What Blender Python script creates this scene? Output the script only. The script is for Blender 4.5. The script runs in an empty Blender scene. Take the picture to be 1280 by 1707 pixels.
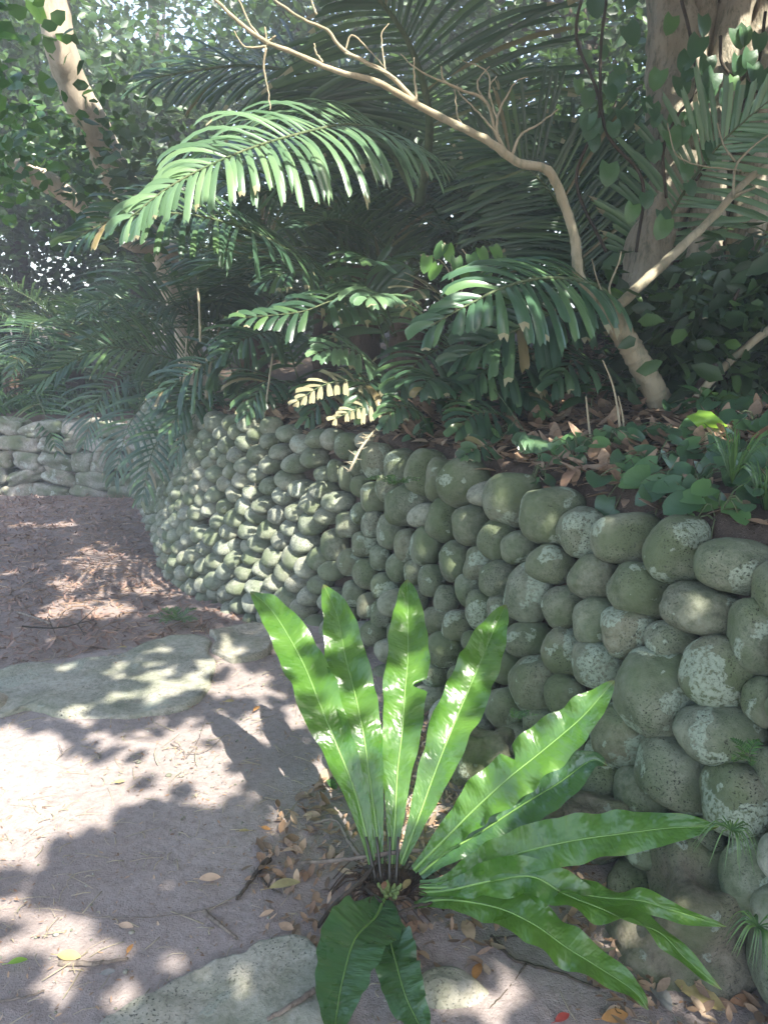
import bpy, math, random
import numpy as np
from mathutils import Vector, noise
R = math.radians
rnd = random.Random(7)
rng = np.random.default_rng(11)
scene = bpy.context.scene
C = scene.collection

# ------------------------------------------------------------------ camera
PITCH = R(15); CAMZ = 1.5; F = 1242.0
cam_d = bpy.data.cameras.new("camera"); cam = bpy.data.objects.new("camera", cam_d); C.objects.link(cam)
cam.location = (0, 0, CAMZ); cam.rotation_euler = (math.pi/2 - PITCH, 0, 0)
cam_d.sensor_fit = 'VERTICAL'; cam_d.sensor_height = 36; cam_d.lens = F/1707*36
cam_d.clip_end = 500; cam_d.clip_start = 0.02
scene.camera = cam
# ------------------------------------------------------------------ light
SUN = np.array([.37, -.46, .81]); SUN /= np.linalg.norm(SUN)
el = math.asin(SUN[2]); az = math.atan2(SUN[0], SUN[1])
w = bpy.data.worlds.new("World"); scene.world = w; w.use_nodes = True
nt = w.node_tree; bg = nt.nodes['Background']
sky = nt.nodes.new('ShaderNodeTexSky'); sky.sky_type = 'NISHITA'; sky.sun_disc = False
sky.sun_elevation = el; sky.sun_rotation = az; sky.air_density = 1.0; sky.dust_density = 2.0
nt.links.new(sky.outputs[0], bg.inputs[0]); bg.inputs[1].default_value = 0.15
sl = bpy.data.lights.new("sun", 'SUN'); sl.energy = 3.7; sl.angle = R(0.55); sl.color = (1.0, .955, .88)
so = bpy.data.objects.new("sun", sl); C.objects.link(so)
so.rotation_euler = Vector(tuple(SUN)).to_track_quat('Z', 'Y').to_euler()
scene.view_settings.view_transform = 'Standard'; scene.view_settings.look = 'None'
scene.view_settings.gamma = 1; scene.view_settings.exposure = 2.38
cy = scene.cycles
cy.max_bounces = 6; cy.diffuse_bounces = 4; cy.glossy_bounces = 2; cy.transmission_bounces = 4; cy.volume_bounces = 0
cy.transparent_max_bounces = 4; cy.use_denoising = True; cy.caustics_reflective = False; cy.caustics_refractive = False
cy.sample_clamp_indirect = 4; cy.use_adaptive_sampling = True
HAZE = 0.013

# ------------------------------------------------------------------ geometry helpers
cp, sp_ = math.cos(PITCH), math.sin(PITCH)
def ray(px, py):
    dx = (px-640)/F; dy = (853.5-py)/F
    return np.array([dx, cp+dy*sp_, -sp_+dy*cp])
CAM = np.array([0, 0, CAMZ])
def P(px, py, t): return CAM + ray(px, py)*t
def PG(px, py, z=0.0):
    r = ray(px, py); return CAM + r*((z-CAMZ)/r[2])
RIGHT = np.array([1, 0, 0.]); UPV = np.array([0, sp_, cp]); FWD = np.array([0, cp, -sp_])
def proj(p):
    q = np.asarray(p)-CAM
    t = q@FWD; return 640+F*(q@RIGHT)/t, 853.5-F*(q@UPV)/t, t
def nz(v): return v/(np.linalg.norm(v)+1e-12)
def spline(pts, n):
    pts = np.array(pts, float)
    if len(pts) < 3:
        u = np.linspace(0, 1, n)[:, None]; return pts[0]*(1-u)+pts[-1]*u
    Q = np.vstack([2*pts[0]-pts[1], pts, 2*pts[-1]-pts[-2]])
    seg = np.linalg.norm(np.diff(pts, axis=0), axis=1); cum = np.r_[0, np.cumsum(seg)]
    out = []
    for u in np.linspace(0, cum[-1], n):
        i = min(max(np.searchsorted(cum, u, 'right')-1, 0), len(seg)-1); f = (u-cum[i])/max(seg[i], 1e-9)
        a, b, c, d = Q[i], Q[i+1], Q[i+2], Q[i+3]
        out.append(.5*((2*b)+(-a+c)*f+(2*a-5*b+4*c-d)*f*f+(-a+3*b-3*c+d)*f**3))
    return np.array(out)

class MB:
    def __init__(s): s.v = []; s.f = []; s.n = 0; s.m = []
    def add(s, v, f, mi=0):
        v = np.asarray(v, float); s.v.append(v)
        s.f += [tuple(int(i)+s.n for i in q) for q in f]; s.m += [mi]*len(f); s.n += len(v)
    def tube(s, pts, rad, k=8, mi=0, caps=True, knob=0, kf=6):
        pts = np.asarray(pts); n = len(pts); rad = np.broadcast_to(rad, (n,)) if np.ndim(rad) else np.full(n, rad)
        T = np.gradient(pts, axis=0); ref = np.array([.3, .2, .9]); vs = []
        U = nz(np.cross(T[0], ref if abs(nz(T[0])@nz(ref)) < .95 else np.array([1, 0, 0.])))
        for i in range(n):
            t = nz(T[i]); U = nz(U-t*(U@t)); V = np.cross(t, U)
            for j in range(k):
                a = 2*math.pi*j/k; q = U*math.cos(a)+V*math.sin(a); e_ = 1
                if knob: c_ = pts[i]+q*rad[i]; e_ = 1+knob*noise.fractal(Vector((c_[0]*kf, c_[1]*kf, c_[2]*kf*.45)), 1, 2, 4)
                vs.append(pts[i]+q*rad[i]*e_)
        fs = [(i*k+j, i*k+(j+1) % k, (i+1)*k+(j+1) % k, (i+1)*k+j) for i in range(n-1) for j in range(k)]
        if caps: fs += [tuple(range(k-1, -1, -1)), tuple((n-1)*k+j for j in range(k))]
        s.add(vs, fs, mi)
    def build(s, name, mats, parent=None, smooth=True, origin=None, **tags):
        V = np.vstack(s.v); o0 = np.array(origin) if origin is not None else V.mean(0)
        me = bpy.data.meshes.new(name); me.from_pydata((V-o0).tolist(), [], s.f)
        mats = mats if isinstance(mats, (list, tuple)) else [mats]
        for m in mats: me.materials.append(m)
        if len(mats) > 1: me.polygons.foreach_set('material_index', s.m)
        if smooth: me.polygons.foreach_set('use_smooth', [True]*len(me.polygons))
        me.update()
        o = bpy.data.objects.new(name, me); C.objects.link(o)
        wl = Vector(tuple(o0))
        o.parent = parent
        o.location = wl - (parent.location if parent is not None and parent.parent is None else Vector((0, 0, 0)))
        if parent is not None and parent.parent is not None:
            o.location = wl - parent.location - parent.parent.location
        for k_, v_ in tags.items(): o[k_] = v_
        return o
def thing(name, loc, label, cat, group=None):
    o = bpy.data.objects.new(name, None); C.objects.link(o); o.location = tuple(float(a) for a in loc)
    o['label'] = label; o['category'] = cat
    if group: o['group'] = group
    return o

# ------------------------------------------------------------------ materials
def newmat(name):
    m = bpy.data.materials.new(name); m.use_nodes = True
    t = m.node_tree; t.nodes.clear()
    return m, t, (lambda ty, **k: _nd(t, ty, k)), t.links.new
def _nd(t, ty, k):
    n = t.nodes.new('ShaderNode'+ty)
    for a, b in k.items():
        if a.startswith('i_'):
            key = a[2:].replace('_', ' ')
            n.inputs[int(key) if key.isdigit() else key].default_value = b
        else: setattr(n, a, b)
    return n
def ramp(N, L, src, stops, interp='LINEAR'):
    r = N('ValToRGB'); r.color_ramp.interpolation = interp
    e = r.color_ramp.elements
    while len(e) < len(stops): e.new(.5)
    for q, (p, c) in zip(e, stops):
        q.position = p; q.color = (c, c, c, 1) if isinstance(c, (int, float)) else (*c, 1)
    L(src, r.inputs[0]); return r.outputs[0]
def mixc(N, L, fac, a, b):
    m = N('Mix', data_type='RGBA')
    if isinstance(fac, float): m.inputs[0].default_value = fac
    else: L(fac, m.inputs[0])
    for i, x in ((6, a), (7, b)):
        if isinstance(x, tuple): m.inputs[i].default_value = (*x, 1)
        else: L(x, m.inputs[i])
    return m.outputs[2]
def islandcoord(N, L, scale=1.0):
    tc = N('TexCoord'); g = N('NewGeometry'); mu = N('Math', operation='MULTIPLY', i_1=57.0); L(g.outputs['Random Per Island'], mu.inputs[0])
    oi = N('ObjectInfo'); m2 = N('Math', operation='MULTIPLY', i_1=31.0); L(oi.outputs['Random'], m2.inputs[0])
    ad = N('Math', operation='ADD'); L(mu.outputs[0], ad.inputs[0]); L(m2.outputs[0], ad.inputs[1])
    cb = N('CombineXYZ'); L(ad.outputs[0], cb.inputs[0]); L(ad.outputs[0], cb.inputs[1])
    va = N('VectorMath', operation='ADD'); L(tc.outputs['Object'], va.inputs[0]); L(cb.outputs[0], va.inputs[1])
    fr = N('Math', operation='FRACT'); L(ad.outputs[0], fr.inputs[0])
    return va.outputs[0], fr.outputs[0], tc
def noisen(N, L, vec, scale, detail=4, rough=.55, out='Fac', dist=0):
    n = N('TexNoise', i_Scale=scale, i_Detail=detail, i_Roughness=rough, i_Distortion=dist); L(vec, n.inputs['Vector']); return n.outputs[out]
def bumped(N, L, h, strength, dist=.01, normal=None):
    b = N('Bump', i_Strength=strength, i_Distance=dist); L(h, b.inputs['Height'])
    if normal: L(normal, b.inputs['Normal'])
    return b.outputs[0]
def addm(N, L, a, b, op='ADD'):
    m = N('Math', operation=op)
    for i, x in enumerate((a, b)):
        if isinstance(x, (int, float)): m.inputs[i].default_value = x
        else: L(x, m.inputs[i])
    return m.outputs[0]
def finish(N, L, col, rough=.8, normal=None, spec=.35, trans=0.0, tcol=None, coat=0):
    p = N('BsdfPrincipled', i_Roughness=rough if isinstance(rough, float) else .5)
    p.inputs['Specular IOR Level'].default_value = spec
    if coat: p.inputs['Coat Weight'].default_value = coat; p.inputs['Coat Roughness'].default_value = .25
    if not isinstance(rough, float): L(rough, p.inputs['Roughness'])
    if isinstance(col, tuple): p.inputs['Base Color'].default_value = (*col, 1)
    else: L(col, p.inputs['Base Color'])
    if normal: L(normal, p.inputs['Normal'])
    out = N('OutputMaterial')
    if trans:
        tr = N('BsdfTranslucent'); mx = N('MixShader', i_0=trans)
        if tcol is None: tcol = col
        if isinstance(tcol, tuple): tr.inputs[0].default_value = (*tcol, 1)
        else: L(tcol, tr.inputs[0])
        if normal: L(normal, tr.inputs['Normal'])
        L(p.outputs[0], mx.inputs[1]); L(tr.outputs[0], mx.inputs[2]); L(mx.outputs[0], out.inputs[0])
    else: L(p.outputs[0], out.inputs[0])

def stone_mat(name, base1, base2, lichen, amount, pale=(.40, .44, .37), algae=.75):
    m, t, N, L = newmat(name)
    v, r, tc = islandcoord(N, L)
    n1 = noisen(N, L, v, 9, 5, .6)
    base = mixc(N, L, ramp(N, L, n1, [(.35, 0.), (.65, 1.)]), base1, base2)
    tint = ramp(N, L, r, [(0, (.68, .70, .66)), (.3, (1.12, 1.08, .98)), (.5, (.85, .92, .82)), (.75, (1.15, 1.15, 1.12)), (1, (1.05, .95, .82))])
    mu = N('Mix', data_type='RGBA', blend_type='MULTIPLY'); mu.inputs[0].default_value = 1; L(base, mu.inputs[6]); L(tint, mu.inputs[7]); base = mu.outputs[2]
    nf = noisen(N, L, v, 48, 5, .75); base = mixc(N, L, ramp(N, L, nf, [(.42, .0), (.68, .55)]), base, tuple(x*1.5 for x in base2)); base = mixc(N, L, ramp(N, L, nf, [(.30, .6), (.45, 0.)]), base, tuple(x*.5 for x in base1))
    # green algae film
    n2 = noisen(N, L, v, 5, 3, .6)
    base = mixc(N, L, ramp(N, L, n2, [(.40, 0.), (.62, algae)]), base, (.085, .115, .05))
    # lichen crusts with lobed edges
    dv = noisen(N, L, v, 26, 4, .65, 'Color'); sc = N('VectorMath', operation='SCALE', i_Scale=.045)
    L(dv, sc.inputs[0]); va = N('VectorMath', operation='ADD'); L(v, va.inputs[0]); L(sc.outputs[0], va.inputs[1])
    n3 = noisen(N, L, va.outputs[0], 8.5, 1.5, .4)
    n3 = addm(N, L, n3, addm(N, L, addm(N, L, r, -.5), .17, 'MULTIPLY'))
    vo = N('TexVoronoi', i_Scale=15.0); L(va.outputs[0], vo.inputs['Vector'])
    spots = ramp(N, L, vo.outputs['Distance'], [(.17, 1.), (.19, 0.)])
    vm = N('SeparateColor'); L(vo.outputs['Color'], vm.inputs[0])
    spots = addm(N, L, spots, ramp(N, L, vm.outputs[0], [(.62, 0.), (.64, 1.)]), 'MULTIPLY')
    big = ramp(N, L, n3, [(.66-amount, 0.), (.675-amount, 1.)])
    fine = noisen(N, L, v, 90, 3, .6)
    holes = ramp(N, L, fine, [(.36, .0), (.50, .85)])
    lm = addm(N, L, addm(N, L, big, spots, 'MAXIMUM'), holes, 'MULTIPLY')
    lcol = mixc(N, L, ramp(N, L, fine, [(.35, 0.), (.7, 1.)]), lichen, pale)
    col = mixc(N, L, lm, base, lcol)
    pores = ramp(N, L, noisen(N, L, v, 190, 2, .5), [(.30, 0.), (.40, 1.)])
    pm = ramp(N, L, noisen(N, L, v, 6, 2, .5), [(.45, 1.), (.6, 0.)])
    pores = addm(N, L, pores, pm, 'MAXIMUM')
    col = mixc(N, L, pores, (.035, .037, .03), col)
    h = addm(N, L, addm(N, L, fine, .35, 'MULTIPLY'), addm(N, L, addm(N, L, pores, .9, 'MULTIPLY'), addm(N, L, lm, .35, 'MULTIPLY')))
    finish(N, L, col, .85, bumped(N, L, addm(N, L, h, addm(N, L, nf, .9, 'MULTIPLY')), .85, .005), .22)
    return m
M = {}
M['stone'] = stone_mat('river_stone', (.11, .125, .085), (.18, .19, .14), (.25, .305, .225), .045, (.31, .36, .27))
M['stone_far'] = stone_mat('river_stone_small', (.17, .18, .14), (.26, .265, .215), (.30, .33, .26), -.04, (.33, .36, .29))
M['rock'] = stone_mat('base_rock', (.09, .085, .065), (.15, .135, .105), (.20, .235, .18), .0, (.24, .27, .22))
M['slab'] = stone_mat('slab_stone', (.26, .24, .20), (.34, .315, .27), (.29, .30, .24), .0, (.30, .32, .25), .4)
M['drywall'] = stone_mat('quarried_stone', (.20, .19, .165), (.30, .28, .25), (.34, .35, .30), .0)

def soil(name, c1, c2, c3, bump=.7):
    m, t, N, L = newmat(name); tc = N('TexCoord'); v = tc.outputs['Object']
    a = noisen(N, L, v, 1.6, 6, .6); b = noisen(N, L, v, 38, 5, .7); c = noisen(N, L, v, 210, 3, .7)
    col = mixc(N, L, ramp(N, L, a, [(.35, 0.), (.65, 1.)]), c1, c2)
    col = mixc(N, L, ramp(N, L, b, [(.45, 0.), (.7, .8)]), col, c3)
    col = mixc(N, L, ramp(N, L, c, [(.62, 0.), (.70, .5)]), col, (.42, .38, .33))
    col = mixc(N, L, ramp(N, L, c, [(.30, .6), (.38, 0.)]), col, (.05, .04, .035))
    h = addm(N, L, addm(N, L, b, 1.2, 'MULTIPLY'), addm(N, L, c, .5, 'MULTIPLY'))
    finish(N, L, col, .93, bumped(N, L, h, bump, .012), .15); return m
M['soil'] = soil('packed_soil', (.275, .228, .205), (.335, .288, .265), (.20, .163, .145))
M['red_soil'] = soil('reddish_soil', (.24, .185, .16), (.30, .24, .21), (.17, .13, .11))
M['humus'] = soil('dark_humus', (.075, .055, .042), (.11, .08, .06), (.05, .036, .028))

def leafmat(name, c1, c2, tcol, trans=.4, rough=.38, spec=.5, bumpy=0., coat=0, dead=None):
    m, t, N, L = newmat(name); v, r, tc = islandcoord(N, L)
    col = ramp(N, L, r, [(0, c1), (.6, c2), (1., tuple(.5*a+.5*b for a, b in zip(c2, tcol)))])
    n1 = noisen(N, L, tc.outputs['Object'], 3, 3, .6)
    col = mixc(N, L, ramp(N, L, n1, [(.4, 0.), (.7, .5)]), col, c1)
    if dead is not None:
        rr = ramp(N, L, r, [(.965, 0.), (.98, .8)]); col = mixc(N, L, rr, col, dead)
    tr = mixc(N, L, .55, col, tcol)
    nrm = None
    if bumpy:
        nn = noisen(N, L, tc.outputs['Object'], 40, 2, .5); nrm = bumped(N, L, nn, bumpy, .005)
    finish(N, L, col, rough, nrm, spec, trans, tr, coat); return m
M['canopy'] = leafmat('canopy_leaf', (.022, .045, .018), (.04, .085, .03), (.14, .26, .05), .30, .45)
M['shade'] = leafmat('shade_leaf', (.03, .06, .03), (.05, .10, .045), (.10, .2, .05), .15, .5)
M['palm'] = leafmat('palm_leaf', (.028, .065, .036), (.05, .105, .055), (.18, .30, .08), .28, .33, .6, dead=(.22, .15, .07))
M['palm_pale'] = leafmat('palm_leaf_sunlit_tone', (.09, .17, .09), (.15, .26, .14), (.28, .42, .18), .35, .3, .6)  # paler copy of the palm leaf; sunlit look put into the base colour
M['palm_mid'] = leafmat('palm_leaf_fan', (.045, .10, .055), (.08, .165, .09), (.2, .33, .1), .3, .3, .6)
M['palm_dry'] = leafmat('dry_palm_leaf', (.25, .23, .13), (.36, .33, .20), (.42, .40, .22), .3, .6, .3)
M['shrub'] = leafmat('broad_leaf', (.035, .09, .03), (.065, .155, .045), (.2, .4, .06), .35, .3, .55)
M['creeper'] = leafmat('creeper_leaf', (.045, .105, .05), (.075, .16, .07), (.18, .34, .08), .3, .33, .55, .3)
M['lime'] = leafmat('lime_leaf', (.22, .42, .05), (.30, .52, .07), (.45, .75, .08), .45, .35)
M['grass'] = leafmat('grass_blade', (.045, .10, .035), (.08, .17, .05), (.2, .35, .07), .3, .4)
M['litter'] = None
def littermat(name, cols, trans=.15):
    m, t, N, L = newmat(name); v, r, tc = islandcoord(N, L)
    col = ramp(N, L, r, [(i/(len(cols)-1), c) for i, c in enumerate(cols)])
    n1 = noisen(N, L, v, 30, 3, .6)
    col = mixc(N, L, ramp(N, L, n1, [(.45, 0.), (.7, .6)]), col, tuple(x*.45 for x in cols[0]))
    finish(N, L, col, .6, bumped(N, L, n1, .4, .003), .3, trans); return m
M['litter'] = littermat('dead_leaf', [(.22, .13, .08), (.36, .23, .14), (.28, .19, .13), (.48, .33, .21), (.16, .11, .08), (.56, .42, .29)])
M['litter_path'] = littermat('dead_leaf_small', [(.20, .12, .09), (.30, .19, .14), (.16, .10, .08), (.38, .25, .19), (.24, .16, .13)])
M['yellow_leaf'] = littermat('yellowed_leaf', [(.40, .30, .12), (.42, .36, .17)], .25)
M['orange_leaf'] = littermat('orange_fallen', [(.48, .22, .06), (.50, .27, .10)], .2)
M['red_leaf'] = littermat('red_fallen', [(.50, .07, .05), (.45, .10, .08)], .2)
M['grey_leaf'] = littermat('grey_fallen', [(.22, .22, .20), (.27, .26, .24)], .05)
M['brown_leaf'] = littermat('brown_fallen', [(.28, .15, .08), (.36, .22, .12)], .1)
M['tan_leaf'] = littermat('tan_fallen', [(.50, .34, .22), (.55, .40, .28)], .15)
def bark(name, c1, c2, c3, sc=12, bump=.6, stretch=(1, 1, .35)):
    m, t, N, L = newmat(name); tc = N('TexCoord'); mp = N('Mapping'); mp.inputs['Scale'].default_value = stretch; L(tc.outputs['Object'], mp.inputs[0]); v = mp.outputs[0]
    a = noisen(N, L, v, sc*.35, 4, .6); b = noisen(N, L, v, sc*2.2, 5, .7)
    col = mixc(N, L, ramp(N, L, a, [(.38, 0.), (.6, 1.)]), c1, c2)
    col = mixc(N, L, ramp(N, L, b, [(.5, 0.), (.66, .85)]), col, c3)
    finish(N, L, col, .88, bumped(N, L, addm(N, L, a, b), bump, .02), .2); return m
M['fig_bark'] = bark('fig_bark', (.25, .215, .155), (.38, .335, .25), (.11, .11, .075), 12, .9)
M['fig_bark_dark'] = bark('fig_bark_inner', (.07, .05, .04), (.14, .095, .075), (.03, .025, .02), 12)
M['twig_bark'] = bark('pale_bark', (.30, .25, .16), (.38, .33, .23), (.20, .20, .13), 14, .3)
M['stick'] = bark('weathered_stick', (.15, .12, .095), (.24, .20, .16), (.08, .065, .05), 30, .5)
M['dark_bark'] = bark('dark_bark', (.05, .04, .03), (.09, .07, .05), (.03, .03, .022), 14)
M['rachis'] = bark('palm_rachis', (.07, .11, .05), (.12, .14, .07), (.05, .06, .03), 20, .2)
M['lit_bark'] = bark('smooth_bark', (.42, .35, .26), (.52, .45, .35), (.30, .25, .18), 8, .3)
M['fibre'] = bark('palm_fibre', (.06, .04, .025), (.10, .065, .04), (.03, .02, .012), 30, .8)

# fern blade: glossy, pleated across, translucent; midrib separate
def fernmat(name, c1, c2, tcol, trans):
    m, t, N, L = newmat(name); tc = N('TexCoord'); at = N('Attribute', attribute_name='blade'); at.attribute_type = 'GEOMETRY'
    sx = N('SeparateXYZ'); L(at.outputs['Vector'], sx.inputs[0])     # x along, y across
    n1 = noisen(N, L, tc.outputs['Object'], 9, 3, .6)
    col = mixc(N, L, ramp(N, L, n1, [(.35, 0.), (.65, 1.)]), c1, c2)
    nb = noisen(N, L, tc.outputs['Object'], 55, 3, .6); col = mixc(N, L, ramp(N, L, nb, [(.70, 0.), (.76, .6)]), col, (.14, .12, .03))
    # fine veins run from the rib towards the margin, slanted to the tip
    cb = N('CombineXYZ'); ay = N('Math', operation='ABSOLUTE'); L(sx.outputs[1], ay.inputs[0]); a = addm(N, L, sx.outputs[0], addm(N, L, ay.outputs[0], -.022, 'MULTIPLY')); L(addm(N, L, a, 130., 'MULTIPLY'), cb.inputs[0])
    vn = noisen(N, L, cb.outputs[0], 1.1, 2, .6)
    cb2 = N('CombineXYZ'); L(addm(N, L, a, 22., 'MULTIPLY'), cb2.inputs[0]); L(addm(N, L, sx.outputs[1], 1.2, 'MULTIPLY'), cb2.inputs[1])
    wv = noisen(N, L, cb2.outputs[0], 1.0, 2, .5)
    col = mixc(N, L, ramp(N, L, vn, [(.35, .25), (.6, 0.)]), col, c1)
    col = mixc(N, L, ramp(N, L, sx.outputs[0], [(.975, 0.), (.99, .8)]), col, (.16, .10, .04))
    h = addm(N, L, addm(N, L, vn, .12, 'MULTIPLY'), addm(N, L, wv, 1.5, 'MULTIPLY'))
    nrm = bumped(N, L, h, .5, .012)
    finish(N, L, col, ramp(N, L, n1, [(.3, .24), (.7, .38)]), nrm, .9, trans, mixc(N, L, .6, col, tcol)); return m
M['fern'] = fernmat('fern_blade', (.06, .16, .022), (.115, .25, .035), (.30, .62, .05), .42)
M['fern_dark'] = fernmat('fern_blade_dark', (.045, .115, .04), (.065, .155, .05), (.17, .36, .06), .28)  # darker, less translucent blade for the rear and lowest leaves
m, t, N, L = newmat('fern_midrib'); finish(N, L, (.22, .38, .10), .35, None, .5, .2); M['midrib'] = m
m, t, N, L = newmat('fern_stipe'); finish(N, L, (.035, .03, .02), .4, None, .5); M['stipe'] = m
m, t, N, L = newmat('fern_bud'); finish(N, L, (.22, .30, .09), .45, None, .4, .2); M['bud'] = m

# ------------------------------------------------------------------ the wall line and the lie of the land
BASE = spline([(1.25, .3), (1.05, .8), (.87, 1.25), (.66, 1.72), (.36, 2.3), (.02, 2.95), (-.28, 3.42), (-.65, 3.83), (-1.03, 4.2), (-1.36, 4.65), (-1.62, 5.3), (-1.95, 6.15), (-2.3, 7.0), (-2.75, 8.1)], 420)
Tn = np.gradient(BASE, axis=0); Tn /= np.linalg.norm(Tn, axis=1)[:, None]
NRM = np.c_[Tn[:, 1], -Tn[:, 0]]                       # inward: behind the wall
SL = np.r_[0, np.cumsum(np.linalg.norm(np.diff(BASE, axis=0), axis=1))]
BAT = .34
STEP0 = PG(0, 1112)[:2]; STEP1 = PG(432, 1042)[:2]; sd = nz(STEP1-STEP0); sn = np.array([-sd[1], sd[0]])
def path_z(x, y):
    q = (x-STEP0[0])*sn[0]+(y-STEP0[1])*sn[1]
    z = -.13*np.clip(q/.05, 0, 1) - .055*np.clip(q, 0, 6.5)
    return z
def topz(s): return .97 - .10*np.clip((s-2.2)/3.5, 0, 1) - .22*np.clip((s-5.6)/1.2, 0, 1)
FW0 = np.array([-2.6, 7.75]); FW1 = np.array([-7.5, 8.6]); fd = nz(FW1-FW0); fn = np.array([-fd[1], fd[0]]); fn = fn if fn[1] > 0 else -fn
def height(x, y, with_noise=True):
    x = np.atleast_1d(x).astype(float); y = np.atleast_1d(y).astype(float)
    z = path_z(x, y)
    out = z.copy(); zone = np.zeros(len(x), int)
    for a in range(0, len(x), 4000):
        X = np.c_[x[a:a+4000], y[a:a+4000]]
        D = ((X[:, None, :]-BASE[None])**2).sum(2); i = D.argmin(1)
        d = ((X-BASE[i])*NRM[i]).sum(1); tp = topz(SL[i])
        e = (d-.06)/BAT
        zz = np.minimum(e, tp-.03)+np.where(d > .40, .12*np.minimum(d-.40, 8), 0)
        k = zz > out[a:a+4000]
        out[a:a+4000] = np.maximum(out[a:a+4000], zz); zone[a:a+4000] = np.where(k & (d > 0), 1, 0)
    df = (x-FW0[0])*fn[0]+(y-FW0[1])*fn[1]
    zf = np.where(df > .1, np.minimum(-.45+(df-.1)/.2, .38+.06*np.clip(df-.2, 0, 6)), -9)
    zone = np.where(zf > out, 1, zone); out = np.maximum(out, zf)
    return out, zone
def hz(x, y): return float(height(x, y)[0][0])
def axis(lo, hi, step, far):
    a = np.arange(lo, hi+1e-6, step); k = np.cumsum(step*1.35**np.arange(1, 24))
    k = k[k < far]; return np.r_[(lo-k)[::-1], a, hi+k]
gx = axis(-3.4, 2.6, .035, 42); gy = axis(.5, 8.2, .04, 42)
GX, GY = np.meshgrid(gx, gy); fx, fy = GX.ravel(), GY.ravel()
gz, zone = height(fx, fy)
nb = np.array([noise.fractal(Vector((a*1.3, b*1.3, 3.1)), 1, 2, 4)*.026+noise.noise(Vector((a*9, b*9, 1)))*.006 for a, b in zip(fx, fy)])
gz = gz+nb*np.where(zone == 1, 1.6, .7)
g = MB(); nx = len(gx)
fs = [(j*nx+i, j*nx+i+1, (j+1)*nx+i+1, (j+1)*nx+i) for j in range(len(gy)-1) for i in range(nx-1)]
g.add(np.c_[fx, fy, gz], fs); g.m = [int(zone[f[0]]) or (2 if (fx[f[0]]-STEP0[0])*sn[0]+(fy[f[0]]-STEP0[1])*sn[1] > .03 and gz[f[0]] < -.09 else 0) for f in fs]
g.build('ground', [M['soil'], M['humus'], M['red_soil']], kind='structure')

# ------------------------------------------------------------------ stones
import bmesh
def ico(sub):
    bm = bmesh.new(); bmesh.ops.create_icosphere(bm, subdivisions=sub, radius=1)
    v = np.array([x.co[:] for x in bm.verts]); f = [tuple(q.index for q in p.verts) for p in bm.faces]; bm.free(); return v, f
ICO = {k: ico(k) for k in (2, 3, 4, 5)}
def stone(c, ax, half, e=2.3, sub=4, rough=.10, freq=1.1, chip=.0):
    v, f = ICO[sub]; d = v.copy()
    r = 1/((np.abs(d)**e).sum(1))**(1/e); q = d*r[:, None]
    so_ = Vector((rnd.uniform(0, 99), rnd.uniform(0, 99), rnd.uniform(0, 99)))
    k = np.array([1+rough*noise.noise(Vector(a)*freq+so_)*1.6+rough*.25*noise.noise(Vector(a)*4*freq+so_)+(chip*abs(noise.noise(Vector(a)*2.3+so_)) if chip else 0) for a in d.tolist()])
    q = q*k[:, None]*np.array(half)
    return q@np.array(ax)+c, f
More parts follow.
